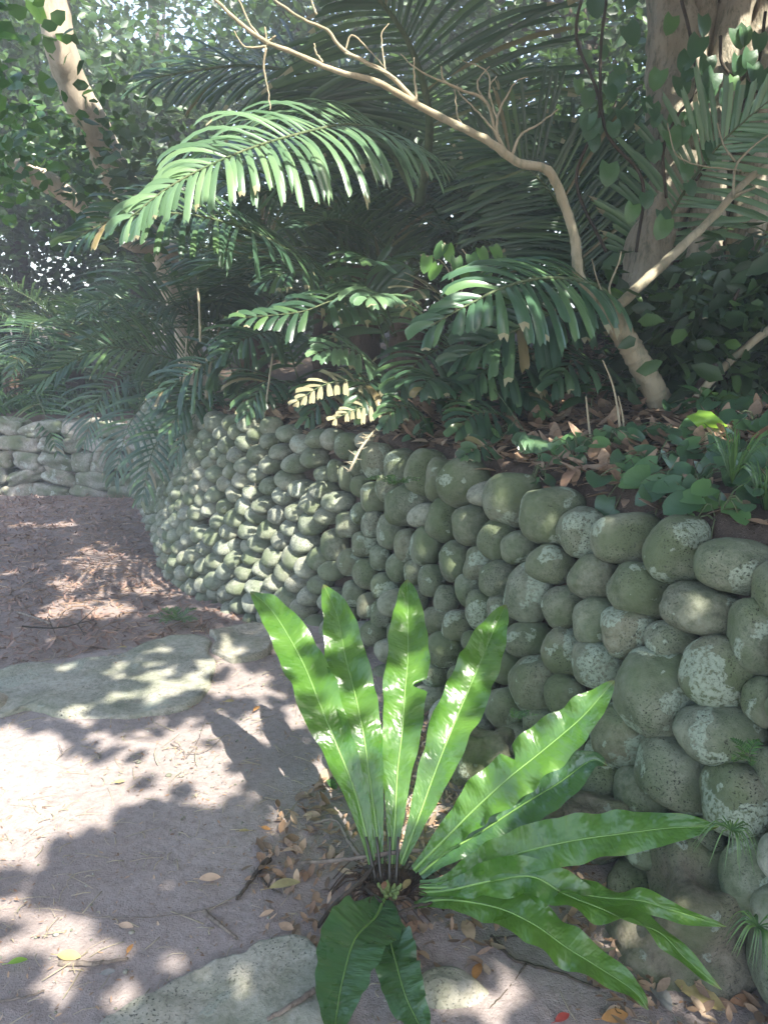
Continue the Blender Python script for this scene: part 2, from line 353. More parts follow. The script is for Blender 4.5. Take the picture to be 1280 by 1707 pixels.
# grid of the wall face for picking a point under a pixel
ss = np.arange(len(BASE)); zs = np.linspace(-.5, 1.0, 120)
WS, WZ = np.meshgrid(ss, zs)
WP = np.stack([BASE[WS, 0]+NRM[WS, 0]*BAT*np.maximum(WZ, 0), BASE[WS, 1]+NRM[WS, 1]*BAT*np.maximum(WZ, 0), WZ], -1).reshape(-1, 3)
wpx, wpy, wt = proj(WP)
def wall_at(px, py):
    k = np.argmin((wpx-px)**2+(wpy-py)**2); return WP[k], WS.ravel()[k], WZ.ravel()[k], wt[k]
hand = [(776,805,88,80,0),(853,832,92,86,-10),(918,860,106,95,0),(972,888,80,86,20),(1045,897,114,84,-5),(1130,918,100,112,-10),(1228,942,126,96,-10),(1300,985,76,96,0),
(829,901,62,68,0),(867,913,60,56,-15),(920,942,77,65,-10),(992,962,82,80,-15),(1071,985,108,90,-20),(1176,1019,132,86,-10),(1262,1062,84,126,0),
(786,877,64,66,0),(759,936,54,68,0),(800,940,52,60,-10),(833,966,62,62,0),(882,990,78,96,-10),(941,1012,74,70,0),(996,1038,76,82,0),(1054,1056,100,84,-5),(1121,1069,80,66,-10),(1203,1122,122,120,-20),
(883,1067,77,62,0),(942,1088,74,78,0),(1000,1110,84,76,0),(1100,1158,142,152,-15),(1272,1172,54,84,0),(782,984,46,54,0),(803,1018,54,66,0),(838,1018,50,52,0),(766,1044,54,52,0),(898,1142,90,92,10),(944,1160,68,70,0),(846,1112,62,56,0),(850,1180,76,66,0),
(1044,1226,110,110,-25),(1208,1226,144,96,-5),(1133,1288,124,116,-10),(1238,1335,116,122,0),(1073,1320,96,78,-20),(1008,1288,76,98,-15),(1288,1285,50,74,0),(905,1205,62,54,0),(1162,1412,102,98,0),(1258,1470,100,140,-5),(1295,1590,70,150,0),
(578,743,42,46,0),(632,768,60,60,0),(600,772,34,44,0),(668,780,50,66,0),(708,788,64,78,-10),(733,798,46,68,-10),(560,785,28,36,0),(578,797,28,42,0),(603,811,38,36,0),(625,828,48,52,0),(652,812,52,50,0),(683,845,80,68,-10),(741,868,58,68,-15),
(601,856,32,38,0),(622,875,38,48,0),(653,886,50,62,0),(678,910,44,54,0),(711,910,54,66,-10),(580,875,42,44,0),(609,907,46,42,0),(634,930,38,44,0),(665,945,44,48,0),(693,955,40,42,0),(720,968,46,52,0),(558,910,46,54,0),(585,938,46,46,0),(611,957,44,50,0),(642,978,46,46,0),
(637,1023,38,46,0),(625,1056,50,42,0),(730,1035,52,44,0),(745,998,44,46,0),(745,1082,68,58,0),(790,1070,40,38,0),(725,1125,48,48,0),(615,1010,42,42,0),(590,990,42,42,0),(772,1135,52,52,0),(806,1150,54,52,0),(690,1000,44,44,0),(668,1060,46,46,0),(700,1090,46,46,0),(670,1100,40,36,0),(805,1100,44,42,0)]
wall = thing('boulder_wall', (.3, 2.6, 0), 'curving retaining wall of rounded lichen-spotted boulders stacked beside the path', 'wall')
placed = []; cand = []
for q_ in ((1165,1535),): p_, si_, z_, t_ = wall_at(*q_); placed.append((SL[si_], z_, .125)); placed.append((SL[si_]-.08, z_-.1, .1))
for (px, py, ww, hh, tilt) in hand:
    p, si, z, t = wall_at(px, py)
    a = R(tilt); u = RIGHT*math.cos(a)+UPV*math.sin(a); v = -RIGHT*math.sin(a)+UPV*math.cos(a)
    hw_, hh_ = ww*.52/F*t, hh*.52/F*t
    c = P(px, py, t) + FWD*.01
    cand.append((c, (u, v, FWD), (hw_, hh_, .5*(hw_+hh_)*.95), t)); placed.append((SL[si], z, .5*(hw_+hh_)))
fill = []
row = 0; z = -3.2
def lift(s): return .34*max(0.0, s-2.6)
while z < .95:
    s = .3+(row % 2)*.07+rnd.uniform(0, .03)
    while s < SL[-1]-.1:
        far = s > 3.0; r_ = rnd.uniform(.056, .068) if far else rnd.uniform(.060, .076)
        si = min(np.searchsorted(SL, s), len(BASE)-1); zj = z+lift(s)+rnd.uniform(-.008, .008)
        tz = topz(s); bz = path_z(BASE[si, 0], BASE[si, 1])
        ok = (zj < tz-(.12 if s < 3.4 else .03)) and (zj > bz-.05)
        if ok:
            for (s2, z2, r2) in placed:
                if (s-s2)**2+(zj-z2)**2*1.1 < ((r_+r2)*.74)**2: ok = False; break
        if ok:
            c = np.array([BASE[si, 0]+NRM[si, 0]*(BAT*max(zj, 0)-.005), BASE[si, 1]+NRM[si, 1]*(BAT*max(zj, 0)-.005), zj])
            tt = np.array([Tn[si, 0], Tn[si, 1], 0]); nn = np.array([NRM[si, 0], NRM[si, 1], 0]); upb = nz(np.array([0, 0, 1])+nn*.33)
            a = R(rnd.uniform(-12, 12)+(17 if far else 0)); u = tt*math.cos(a)+upb*math.sin(a); v = -tt*math.sin(a)+upb*math.cos(a)
            fill.append((c, (u, v, nn), (r_*rnd.uniform(1.05, 1.22), r_*rnd.uniform(.74, .86), r_*rnd.uniform(1.2, 1.5)), s))
            placed.append((s, zj, r_*.93))
        s += r_*2.06
    z += .098; row += 1
for k in range(9000):
    s = rnd.uniform(.3, SL[-1]-.1); si = min(np.searchsorted(SL, s), len(BASE)-1); zj = rnd.uniform(path_z(BASE[si, 0], BASE[si, 1]), topz(s)-(.12 if s < 3.4 else .04)); r_ = rnd.uniform(.045, .07)
    if any((s-s2)**2+(zj-z2)**2 < ((r_+r2)*(.86 if s < 3.6 else .72))**2 for (s2, z2, r2) in placed): continue
    c = np.array([BASE[si, 0]+NRM[si, 0]*(BAT*max(zj, 0)+.012), BASE[si, 1]+NRM[si, 1]*(BAT*max(zj, 0)+.012), zj]); tt = np.array([Tn[si, 0], Tn[si, 1], 0]); nn = np.array([NRM[si, 0], NRM[si, 1], 0])
    fill.append((c, (tt, np.array([0, 0, 1.]), nn), (r_*1.05, r_*.95, r_*1.2), s)); placed.append((s, zj, r_))
for i, (c, ax, half, t) in enumerate(cand):
    b = MB(); b.add(*stone(c, ax, half, rnd.uniform(2.1, 2.7), 5 if t < 2.6 else 4, .10)); b.build('stone', M['stone'], wall)
fill.sort(key=lambda q: q[3]); near = [q for q in fill if q[3] > 1.2][:max(0, 100-len(cand))]
for (c, ax, half, s) in near:
    b = MB(); b.add(*stone(c, ax, half, rnd.uniform(2.05, 2.4), 4, .08)); b.build('stone', M['stone'], wall)
b = MB(); ids = {id(q) for q in near}
for q in fill:
    if id(q) not in ids: b.add(*stone(q[0], q[1], q[2], rnd.uniform(2.05, 2.4), 4 if q[3] < 6 else 3, .07))
b.build('stone', M['stone_far'], wall, kind='stuff', label='smaller far stones packed in the receding courses')

def rock(name, px, py, ww, hh, t, tilt, label, mat='rock', e=4.2, rough=.27, depth=.9, cat='rock', grp=None):
    a = R(tilt); u = RIGHT*math.cos(a)+UPV*math.sin(a); v = -RIGHT*math.sin(a)+UPV*math.cos(a)
    b = MB(); s = .5/F*t
    b.add(*stone(P(px, py, t), (u, v, FWD), (ww*s, hh*s, .5*(ww+hh)*s*depth), e, 5, rough, 1.7))
    return b.build(name, M[mat], label=label, category=cat, **({'group': grp} if grp else {}))
rock('foundation_rock', 1160, 1555, 215, 245, 1.86, -30, 'large angular brown rock at the foot of the wall behind the drooping fern tips')
rock('foundation_rock', 808, 1268, 92, 96, 2.30, 0, 'squarish weathered rock with flat top at the wall foot between the fern leaves')
rock('foundation_rock', 965, 1370, 150, 95, 2.1, -5, 'low dark rock half buried at the wall foot behind the long horizontal fern leaf')
rock('path_stone', 752, 1685, 150, 130, 1.70, -25, 'smooth pale green domed stone set in the soil at the bottom of the picture', 'slab', 2.2, .06, .5)
b = MB(); b.add(*stone(PG(0, 1180)+np.array([-.03, 0, 0]), (RIGHT, np.array([0, 1, 0]), np.array([0, 0, 1])), (.06, .07, .06), 2.2, 4)); b.build('path_stone', M['slab'], label='small rounded stone beside the near edge of the long kerb slab', category='rock')

def slab(name, poly, z0, thick, label, bulge=.02):
    # polygon of ground points; top gently uneven, rounded rim
    pts = np.array([PG(x, y, z0)[:2] for x, y in poly]); c = pts.mean(0)
    pts = spline(np.vstack([pts, pts[:1]]), 90)[:-1]
    pts = pts+np.array([[noise.fractal(Vector((p[0]*6, p[1]*6, k)), 1, 2, 4)*.03 for k in (0, 5)] for p in pts])
    n = len(pts); rings = [(1.0, -thick), (1.0, -.03), (.992, -.012), (.97, 0)]+[(k, 0) for k in (.93, .86, .78, .68, .57, .45, .32, .18, .06)]
    V = []
    for k, dz in rings:
        for p in pts:
            q = c+(p-c)*k
            V.append((q[0], q[1], z0+dz+(noise.fractal(Vector((q[0]*4, q[1]*4, 9)), 1, 2, 4)*bulge if dz > -.03 else 0)))
    V.append((c[0], c[1], z0)); f = []
    for r in range(len(rings)-1):
        for i in range(n): f.append((r*n+i, r*n+(i+1) % n, (r+1)*n+(i+1) % n, (r+1)*n+i))
    L0 = (len(rings)-1)*n
    for i in range(n): f.append((L0+i, L0+(i+1) % n, len(V)-1))
    b = MB(); b.add(V, f); return b.build(name, M['slab'], label=label, category='stone slab')
slab('kerb_slab', [(-60,1135),(40,1108),(160,1092),(240,1072),(300,1056),(345,1062),(360,1100),(345,1150),(300,1180),(200,1196),(110,1196),(50,1180),(-40,1195)], .014, .19, 'long flat mossy stone slab forming the upper step edge, dappled with leaf shadows')
slab('kerb_slab', [(352,1052),(400,1040),(438,1034),(462,1046),(455,1075),(420,1092),(372,1090)], .03, .19, 'short pale stone slab wedged between the long step slab and the wall')
slab('kerb_slab', [(130,1790),(170,1700),(260,1650),(340,1600),(400,1580),(470,1560),(520,1565),(560,1600),(560,1700),(520,1790)], .03, .1, 'broad grey green stone slab nearest the viewer beside the fern')

# ------------------------------------------------------------------ dry stone wall at the end of the path
fw = thing('dry_stone_wall', (FW0[0]-1, FW0[1]+.1, -.45), 'low wall of angular fitted stones closing the far end of the path', 'wall')
fd3 = np.array([*fd, 0]); fn3 = np.array([*fn, 0]); zc = -.50; rr_ = 0; cnt = 0
courses = [.20, .17, .21, .17, .16]
rest = MB()
for hh in courses:
    u = -.35+rnd.uniform(0, .2)
    while u < 4.6:
        wd = rnd.uniform(.16, .5); hj = hh*rnd.uniform(.85, 1.3)
        c = np.array([*(FW0+fd*(u+wd/2)), zc+hh/2+rnd.uniform(-.015, .015)])+fn3*.02
        a = R(rnd.uniform(-16, 16)); uu = fd3*math.cos(a)+np.array([0, 0, 1])*math.sin(a); vv = -fd3*math.sin(a)+np.array([0, 0, 1])*math.cos(a)
        b = MB(); b.add(*stone(c, (uu, vv, fn3), (wd*.52, hj*.51, .14), 4.6, 4, .15, 1.5))
        b.build('stone', M['drywall'], fw); u += wd*.985
    zc += hh*.97

# ------------------------------------------------------------------ bird's nest fern
fern = thing('birds_nest_fern', (*PG(650, 1450)[:2], 0), 'big glossy bird-nest fern with long wavy strap leaves radiating beside the path', 'fern')
def fern_leaf(mid, depths, hw, N_=None, base_w=.18, peak=.55, ruffle=.1, fold=.25, mat='fern', seed=0, tipsharp=1.0, notches=(), nper=9, twist=0):
    rl = random.Random(seed); n = 130; m_ = 12; hw = hw*.90; ruffle = ruffle*1.9
    mid = np.array(mid, float); u0 = np.r_[0, np.cumsum(np.linalg.norm(np.diff(mid, axis=0), axis=1))]; u0 /= u0[-1]
    du, dv = zip(*depths)
    pts = []
    for (x, y), u in zip(mid, u0):
        t = float(np.interp(u, du, dv)); p = P(x, y, t)
        pts.append(p)
    sp = spline(pts, n); T = np.gradient(sp, axis=0)
    dep = np.array([proj(p)[2] for p in sp])
    us = np.linspace(0, 1, n)
    # strap outline: narrow foot, broad middle, tapering tip
    def wp(u):
        a = base_w+(1-base_w)*math.sin(min(u/peak, 1)*math.pi/2)**1.3
        if u > peak: a *= max(0, 1-((u-peak)/(1-peak))**(2.3*tipsharp))**.75
        return a
    base_n = N_ if N_ is not None else nz(-FWD*.8+np.array([0, 0, .6]))
    V = []; A = []; ph = [rl.uniform(0, 6) for _ in range(6)]
    for i in range(n):
        t = nz(T[i]); nn = nz(base_n-t*(base_n@t)); S = np.cross(t, nn)
        if twist:
            a = twist*math.sin(us[i]*9+ph[0])*us[i]; S, nn = S*math.cos(a)+nn*math.sin(a), nn*math.cos(a)-S*math.sin(a)
        W = hw/F*dep[i]*wp(us[i])
        for j in range(-m_, m_+1):
            x = j/m_; sd_ = 0 if x < 0 else 1
            ax_ = abs(x)
            fq = nper*2*math.pi
            rip = ruffle*W*ax_**1.7*(2.2*noise.noise(Vector((us[i]*nper*1.25+ph[0], sd_*9.0+seed*3.1, 0)))+.7*math.sin(us[i]*fq*.8+ph[sd_]+1.5*math.sin(us[i]*5+ph[2+sd_])))*min(1, us[i]*4)
            ww = W*x*(1+ax_*.10*noise.noise(Vector((us[i]*nper*1.1, sd_*7.0+seed, 2.0)))+ax_*.025*math.sin(us[i]*60+ph[5]))
            for (nu, side, dpt, wid) in notches:
                if side*x > 0: ww *= 1-max(0, 1-abs(us[i]-nu)/wid)*dpt*ax_
            V.append(sp[i]+S*ww+nn*(fold*abs(ww)+rip)); A.append((us[i], x, 0))
    k = 2*m_+1
    f = [(i*k+j, i*k+j+1, (i+1)*k+j+1, (i+1)*k+j) for i in range(n-1) for j in range(k-1)]
    b = MB(); b.add(V, f); o = b.build('leaf', M[mat], fern)
    at = o.data.attributes.new('blade', 'FLOAT_VECTOR', 'POINT'); at.data.foreach_set('vector', np.array(A, float).ravel())
    b = MB(); nrm = []
    for i in range(n):
        t = nz(T[i]); nrm.append(nz(base_n-t*(base_n@t)))
    rad = np.interp(us, [0, .25, 1], [.0042, .0026, .0007])
    b.tube(sp+np.array(nrm)*.0012, rad, 6); b.build('midrib', M['midrib'], o)
    b = MB()
    return o
up = np.array([0, 0, 1.])
Nb = nz(-FWD*.75+up*.6)
fern_leaf([(620,1440),(610,1390),(590,1315),(560,1240),(530,1165),(500,1095),(455,1020),(418,986)], [(0,1.99),(.5,2.08),(1,2.42)], 40, nz(Nb+RIGHT*.15), seed=1)
fern_leaf([(633,1440),(627,1380),(615,1290),(605,1220),(590,1150),(575,1090),(562,1025),(539,974)], [(0,2.0),(.5,2.1),(1,2.44)], 39, Nb, seed=2)
fern_leaf([(652,1440),(657,1390),(662,1290),(670,1220),(675,1150),(680,1090),(680,1015),(678,965)], [(0,2.0),(.5,2.12),(1,2.46)], 40, Nb, seed=3, notches=((.56,1,.75,.03),(.56,-1,.7,.03)) [:1])
fern_leaf([(668,1440),(695,1370),(720,1300),(745,1235),(770,1175),(800,1105),(825,1045),(843,1008)], [(0,1.99),(.5,2.08),(1,2.36)], 41, nz(Nb-RIGHT*.1), seed=4)
fern_leaf([(690,1450),(745,1395),(795,1345),(850,1295),(900,1255),(965,1200),(1000,1162),(1024,1134)], [(0,1.97),(.5,1.9),(1,1.88)], 45, nz(Nb-RIGHT*.25+up*.2), seed=5, notches=((.55,-1,.55,.025),(.55,1,.0,.02)), nper=11)
fern_leaf([(700,1458),(740,1424),(803,1386),(867,1344),(930,1306),(985,1268),(1012,1276)], [(0,1.98),(.5,1.99),(1,1.97)], 40, nz(Nb+up*.4), seed=6, mat='fern_dark', base_w=.3)
fern_leaf([(700,1475),(740,1474),(791,1450),(867,1422),(951,1402),(1035,1390),(1120,1380),(1198,1378)], [(0,1.95),(.4,1.78),(1,1.62)], 43, nz(Nb+up*.25), seed=7, nper=8)
fern_leaf([(700,1488),(745,1485),(824,1468),(888,1462),(940,1490),(1002,1515),(1045,1535),(1099,1555),(1141,1597),(1202,1650)], [(0,1.93),(.35,1.74),(.7,1.64),(1,1.55)], 33, nz(Nb+up*.8), seed=8, ruffle=.28, nper=7, peak=.4, twist=.9)
fern_leaf([(700,1480),(745,1480),(840,1476),(920,1484),(1002,1496),(1069,1502),(1120,1518),(1210,1545)], [(0,1.94),(.35,1.76),(1,1.58)], 26, nz(Nb+up*.8), seed=9, ruffle=.4, nper=8, peak=.5, twist=1.0)
fern_leaf([(690,1510),(740,1500),(824,1512),(888,1540),(942,1578),(993,1610),(1056,1652),(1080,1684)], [(0,1.93),(.4,1.74),(1,1.57)], 39, nz(Nb+up*.9), seed=10, ruffle=.13, nper=8)
fern_leaf([(640,1500),(625,1530),(592,1565),(572,1630),(562,1685),(556,1735)], [(0,1.92),(.35,1.68),(1,1.42)], 62, nz(Nb+up*.5), seed=11, peak=.35, base_w=.3, ruffle=.05, mat='fern_dark')
fern_leaf([(650,1510),(650,1560),(661,1609),(676,1660),(697,1706),(715,1745)], [(0,1.90),(.35,1.70),(1,1.44)], 42, nz(Nb+up*.5), seed=12, peak=.4, ruffle=.14, mat='fern_dark')
# dark stipes of the upright leaves, central rosette and fibrous rootstock
for x0, x1 in ((610, 628), (628, 636), (650, 649), (664, 660)):
    b = MB(); b.tube(spline([P(x1, 1475, 1.97), P(x0, 1395, 1.995)], 6), np.linspace(.005, .0035, 6), 6); b.build('stipe', M['stipe'], fern)
c0 = P(650, 1490, 1.95); b = MB()
for k in range(11):
    a = k*2.4; ln = .022+.0012*k
    d = np.array([math.cos(a), math.sin(a), .9]); p0 = c0+np.array([math.cos(a), math.sin(a), 0])*.003*k*.5
    b.tube(spline([p0, p0+d*ln*.6, p0+d*ln+np.array([-math.cos(a), -math.sin(a), -.3])*ln*.5], 7), [.002, .005, .006, .006, .005, .0035, .001], 6)
b.build('fiddlehead_rosette', M['bud'], fern)
b = MB(); b.add(*stone(P(648, 1500, 2.02), (RIGHT, np.array([0, 1, 0.]), up), (.085, .08, .075), 2.2, 4, .35, 2)); 
for k in range(70):
    a = rnd.uniform(0, 6.28); p0 = P(648, 1490, 1.99)+np.array([math.cos(a)*.06, math.sin(a)*.05, .02])
    b.tube(spline([p0, p0+np.array([math.cos(a)*.05, math.sin(a)*.05, rnd.uniform(-.01, .05)]), p0+np.array([math.cos(a+.4)*.13, math.sin(a+.4)*.12, -.05])], 6), .0016, 4)
b.build('rootstock', M['fibre'], fern)

# ------------------------------------------------------------------ leaf shapes
def leaf_geo(p, d, nn, L_, W_, kind='oval', curl=.15, seg=5):
    """blade from p along d with normal nn; returns verts/faces, 3 across"""
    d = nz(d); nn = nz(nn-d*(nn@d)); S = np.cross(d, nn); V = []
    for i in range(seg+1):
        u = i/seg
        if kind == 'oval': w_ = math.sin(math.pi*min(.97, u*.94+.03))**.8
        elif kind == 'heart': w_ = (1.0 if u > .12 else .75)*math.sqrt(max(0.0, 1-(max(0, u-.3)/.7)**1.7)) if u < 1 else .02
        elif kind == 'lance': w_ = math.sin(math.pi*min(.98, u**.8*.95+.04))
        else: w_ = 1
        c = p+d*(L_*u)-nn*(curl*L_*u*u)
        back = -d*(.16*L_ if (kind == 'heart' and i == 0) else 0)
        V += [c+S*W_*.5*w_+nn*W_*.12*w_+back, c, c-S*W_*.5*w_+nn*W_*.12*w_+back]
    f = []
    for i in range(seg): f += [(3*i, 3*i+1, 3*i+4, 3*i+3), (3*i+1, 3*i+2, 3*i+5, 3*i+4)]
    return V, f
def scatter_quads(P_, size, asp=.6, flat=.0, rg=rng):
    """vectorised rhombic leaves folded on the rib; P_ (n,3)"""
    n = len(P_); d = rg.normal(size=(n, 3)); d[:, 2] = d[:, 2]*.5-.25; d /= np.linalg.norm(d, axis=1)[:, None]
    q = rg.normal(size=(n, 3)); q[:, 2] += flat; s = np.cross(d, q); s /= np.linalg.norm(s, axis=1)[:, None]
    nn = np.cross(s, d)
    L_ = (size*rg.uniform(.7, 1.3, n))[:, None]
    a = P_; b = P_+d*L_*.3+s*L_*asp*.5+nn*L_*.08; c = P_+d*L_*.7+s*L_*asp*.4+nn*L_*.08; e = P_+d*L_; g_ = P_+d*L_*.7-s*L_*asp*.4+nn*L_*.08; h = P_+d*L_*.3-s*L_*asp*.5+nn*L_*.08
    V = np.stack([a, b, c, e, g_, h], 1).reshape(-1, 3)
    return V, n
def leaves_obj(name, P_, size, mat, parent=None, asp=.6, flat=0, **tags):
    V, n = scatter_quads(P_, size, asp, flat); o0 = P_.mean(0)
    me = bpy.data.meshes.new(name); me.vertices.add(len(V)); me.vertices.foreach_set('co', (V-o0).astype(np.float32).ravel())
    i = np.arange(n)[:, None]*6
    f = np.concatenate([i+[[0, 1, 2, 3]], i+[[0, 3, 4, 5]]], 1).reshape(-1)
    me.loops.add(len(f)); me.loops.foreach_set('vertex_index', f.astype(np.int32))
    me.polygons.add(2*n); me.polygons.foreach_set('loop_start', np.arange(0, 8*n, 4, dtype=np.int32)); me.polygons.foreach_set('loop_total', np.full(2*n, 4, dtype=np.int32))
    me.update(calc_edges=True); me.validate(); me.materials.append(mat)
    o = bpy.data.objects.new(name, me); C.objects.link(o); o.parent = parent
    o.location = Vector(tuple(o0))-(parent.location if parent else Vector((0, 0, 0)))
    for k, v in tags.items(): o[k] = v
    return o

# ------------------------------------------------------------------ palm fronds
def frond(mb, pts, L_, nl=40, W_=.03, droop=.35, ang=.5, lift=.25, jag=True, U=None, start=.12, mi=0, mr=1, rr=.012, sides=(1, -1), seg=5, lj=.2, basew=.5):
    pts = spline(pts, 40); T = np.gradient(pts, axis=0); n = len(pts)
    mb.tube(pts, np.linspace(rr, rr*.25, n), 6, mr)
    U = up if U is None else nz(np.array(U, float))
    for i in range(nl):
        u = start+(1-start)*(i+.5)/nl; k = u*(n-1); a = int(k); fr = k-a; a2 = min(a+1, n-1)
        p = pts[a]*(1-fr)+pts[a2]*fr; t = nz(T[a]); nn = nz(U-t*(U@t)); S = np.cross(t, nn)
        prof = (.55+.45*math.sin(math.pi*min(1, u*1.15)))*(1-.45*max(0, u-.75)/.25)
        for sd_ in sides:
            if rnd.random() < .05: continue
            l = L_*prof*(1+rnd.uniform(-lj, lj)); al = ang+(1.1-ang)*max(0, u-.6)/.4+rnd.uniform(-.13, .13)
            D = nz(S*sd_*math.cos(al)+t*math.sin(al)+nn*(lift+rnd.uniform(-.14, .14)))
            Wd = nz(t-D*(t@D)); V = []
            dr = droop*(1+rnd.uniform(-.25, .25)); q = p.copy(); dd = D.copy()
            nrm = np.cross(D, Wd)
            xs_ = list(np.linspace(0, .9, seg))+[1.0]
            for j in range(seg+1):
                x = xs_[j]; st_ = (xs_[min(j+1, seg)]-x)
                w_ = W_*(basew+(1-basew)*min(1, x*1.9)) if jag else W_*math.sin(math.pi*min(.96, .12+x*.86))
                if jag and x > .99: w_ *= .6
                fold = nrm*w_*.22
                V += [q+Wd*w_*.5+fold, q, q-Wd*w_*.5+fold]
                dd = nz(dd+np.array([0, 0, -dr*2/seg*x**.7])); Wd = nz(Wd-dd*(Wd@dd)); q = q+dd*l*st_
            if jag:   # ragged bitten tip
                V[-3] = V[-3]+dd*l*rnd.uniform(-.02, .08); V[-1] = V[-1]+dd*l*rnd.uniform(-.06, .03); V[-2] = V[-2]-dd*l*rnd.uniform(0, .05)
            f = []
            for j in range(seg): f += [(3*j, 3*j+1, 3*j+4, 3*j+3), (3*j+1, 3*j+2, 3*j+5, 3*j+4)]
            mb.add(V[:-3] if False else V, f[:-2], mi)
            mb.m += [2 if rnd.random() < .16 else mi]*2; mb.f += [tuple(int(i)+mb.n-len(V) for i in q_) for q_ in f[-2:]]
def px_frond(palm, pts, mats=('palm', 'rachis'), lab=None, **k):
    mb = MB(); frond(mb, [P(*q) for q in pts], **k); return mb.build('frond', [M[a] for a in mats]+[M['palm_dry']], palm, smooth=True, **({'label': lab} if lab else {}))
def palm_root(x, y, label, zoff=0): return thing('palm', (x, y, hz(x, y)+zoff), label, 'palm', 'palms crowding the terrace above the wall')
def stem(o, x, y, h, r=.09, lean=(0, 0), rings=True):
    z = hz(x, y); b = MB(); n = 18; ptsz = [np.array([x+lean[0]*i/n, y+lean[1]*i/n, z-.1+(h+.1)*i/n]) for i in range(n+1)]
    b.tube(ptsz, [r*(1.15-.25*i/n+(.1 if i % 2 else 0)) for i in range(n+1)], 12); b.build('trunk', M['fibre'], o); return np.array([x+lean[0], y+lean[1], z+h])
def auto_frond(o, top, az_, el_, ln, L_=.45, nl=40, W_=.024, mats=('palm', 'rachis'), droop=.4, bend=.5, jag=False, seg=4, **k):
    d = np.array([math.sin(az_)*math.cos(el_), math.cos(az_)*math.cos(el_), math.sin(el_)])
    pts = [top+d*ln*u-up*(bend*ln*u*u) for u in np.linspace(0, 1, 6)]
    mb = MB(); frond(mb, pts, L_, nl, W_, droop, seg=seg, jag=jag, rr=.012, **k); mb.build('frond', [M[a] for a in mats]+[M['palm_dry']], o)

# near, hand-placed palms -------------------------------------------------
pa = palm_root(.15, 5.0, 'palm with one big sunlit drooping frond hanging over the path below the bare branches')
top = stem(pa, .15, 5.0, .7, .11)
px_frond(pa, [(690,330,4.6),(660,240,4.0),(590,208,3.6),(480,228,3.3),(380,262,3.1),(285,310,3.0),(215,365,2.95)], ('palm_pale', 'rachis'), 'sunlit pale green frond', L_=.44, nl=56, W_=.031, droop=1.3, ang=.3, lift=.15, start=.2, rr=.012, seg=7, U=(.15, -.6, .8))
px_frond(pa, [(560,470,4.5),(450,400,3.9),(330,360,3.6),(210,360,3.4),(120,400,3.3)], L_=.40, nl=36, W_=.028, droop=.8, ang=.5, lift=.15, seg=6, U=(.2, -.5, .8))
px_frond(pa, [(700,340,4.7),(715,200,4.4),(680,70,4.2),(600,-40,4.0)], L_=.9, nl=54, W_=.027, droop=.5, ang=.3, lift=.0, rr=.035, U=(-.1, -.9, .3), seg=6)
px_frond(pa, [(700,340,4.7),(640,240,4.6),(560,150,4.5),(420,110,4.4),(250,130,4.3)], L_=.7, nl=56, W_=.024, droop=.5, ang=.5, lift=.0, rr=.02, U=(0, -.6, .8), seg=6)
px_frond(pa, [(700,340,4.9),(620,300,5.0),(500,280,5.1),(350,300,5.2),(220,330,5.2)], L_=.7, nl=40, W_=.03, droop=.8, ang=.5, U=(0, -.6, .8))
for az_, el_, ln in ((-1.9, .5, 1.6), (-1.4, .9, 1.8), (.3, 1.0, 1.9), (1.2, .7, 1.8), (-.5, 1.1, 2.2), (-2.5, .75, 1.3)):
    auto_frond(pa, top, az_, el_, ln)
pb = palm_root(.85, 3.95, 'palm with a broad dark green fan-like frond beside the leaning bare trunk')
px_frond(pb, [(1030,500,3.55),(985,474,3.3),(920,463,3.05),(850,475,2.85),(780,508,2.75),(715,545,2.7)], ('palm_mid', 'rachis'), 'broad drooping frond with bitten tips', L_=.34, nl=27, W_=.042, droop=.85, ang=.55, lift=.05, start=.1, seg=7, U=(.1, -.55, .8), basew=.45)
px_frond(pb, [(1010,520,3.7),(930,520,3.5),(840,560,3.4),(760,600,3.35)], L_=.33, nl=20, W_=.045, droop=.9, ang=.5, seg=6, U=(.1, -.5, .8))
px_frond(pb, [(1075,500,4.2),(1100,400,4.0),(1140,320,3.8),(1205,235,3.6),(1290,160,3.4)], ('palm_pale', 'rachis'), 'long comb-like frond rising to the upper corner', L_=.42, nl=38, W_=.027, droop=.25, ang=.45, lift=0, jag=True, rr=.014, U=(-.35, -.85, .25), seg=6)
px_frond(pb, [(980,500,4.3),(960,400,4.2),(900,300,4.1),(800,230,4.0)], L_=.6, nl=44, W_=.021, droop=.3, ang=.5, rr=.012, U=(-.2, -.9, .3), seg=5)
px_frond(pb, [(1000,520,4.6),(950,380,4.6),(930,300,4.6),(960,220,4.6)], L_=.6, nl=44, W_=.021, droop=.4, ang=.5, rr=.012, U=(0, -.9, .3), seg=5)
stem(pb, .95, 4.3, .5, .09)
pc = palm_root(.1, 4.25, 'low jagged-leaved palm with bleached dry tips spilling over the wall top')
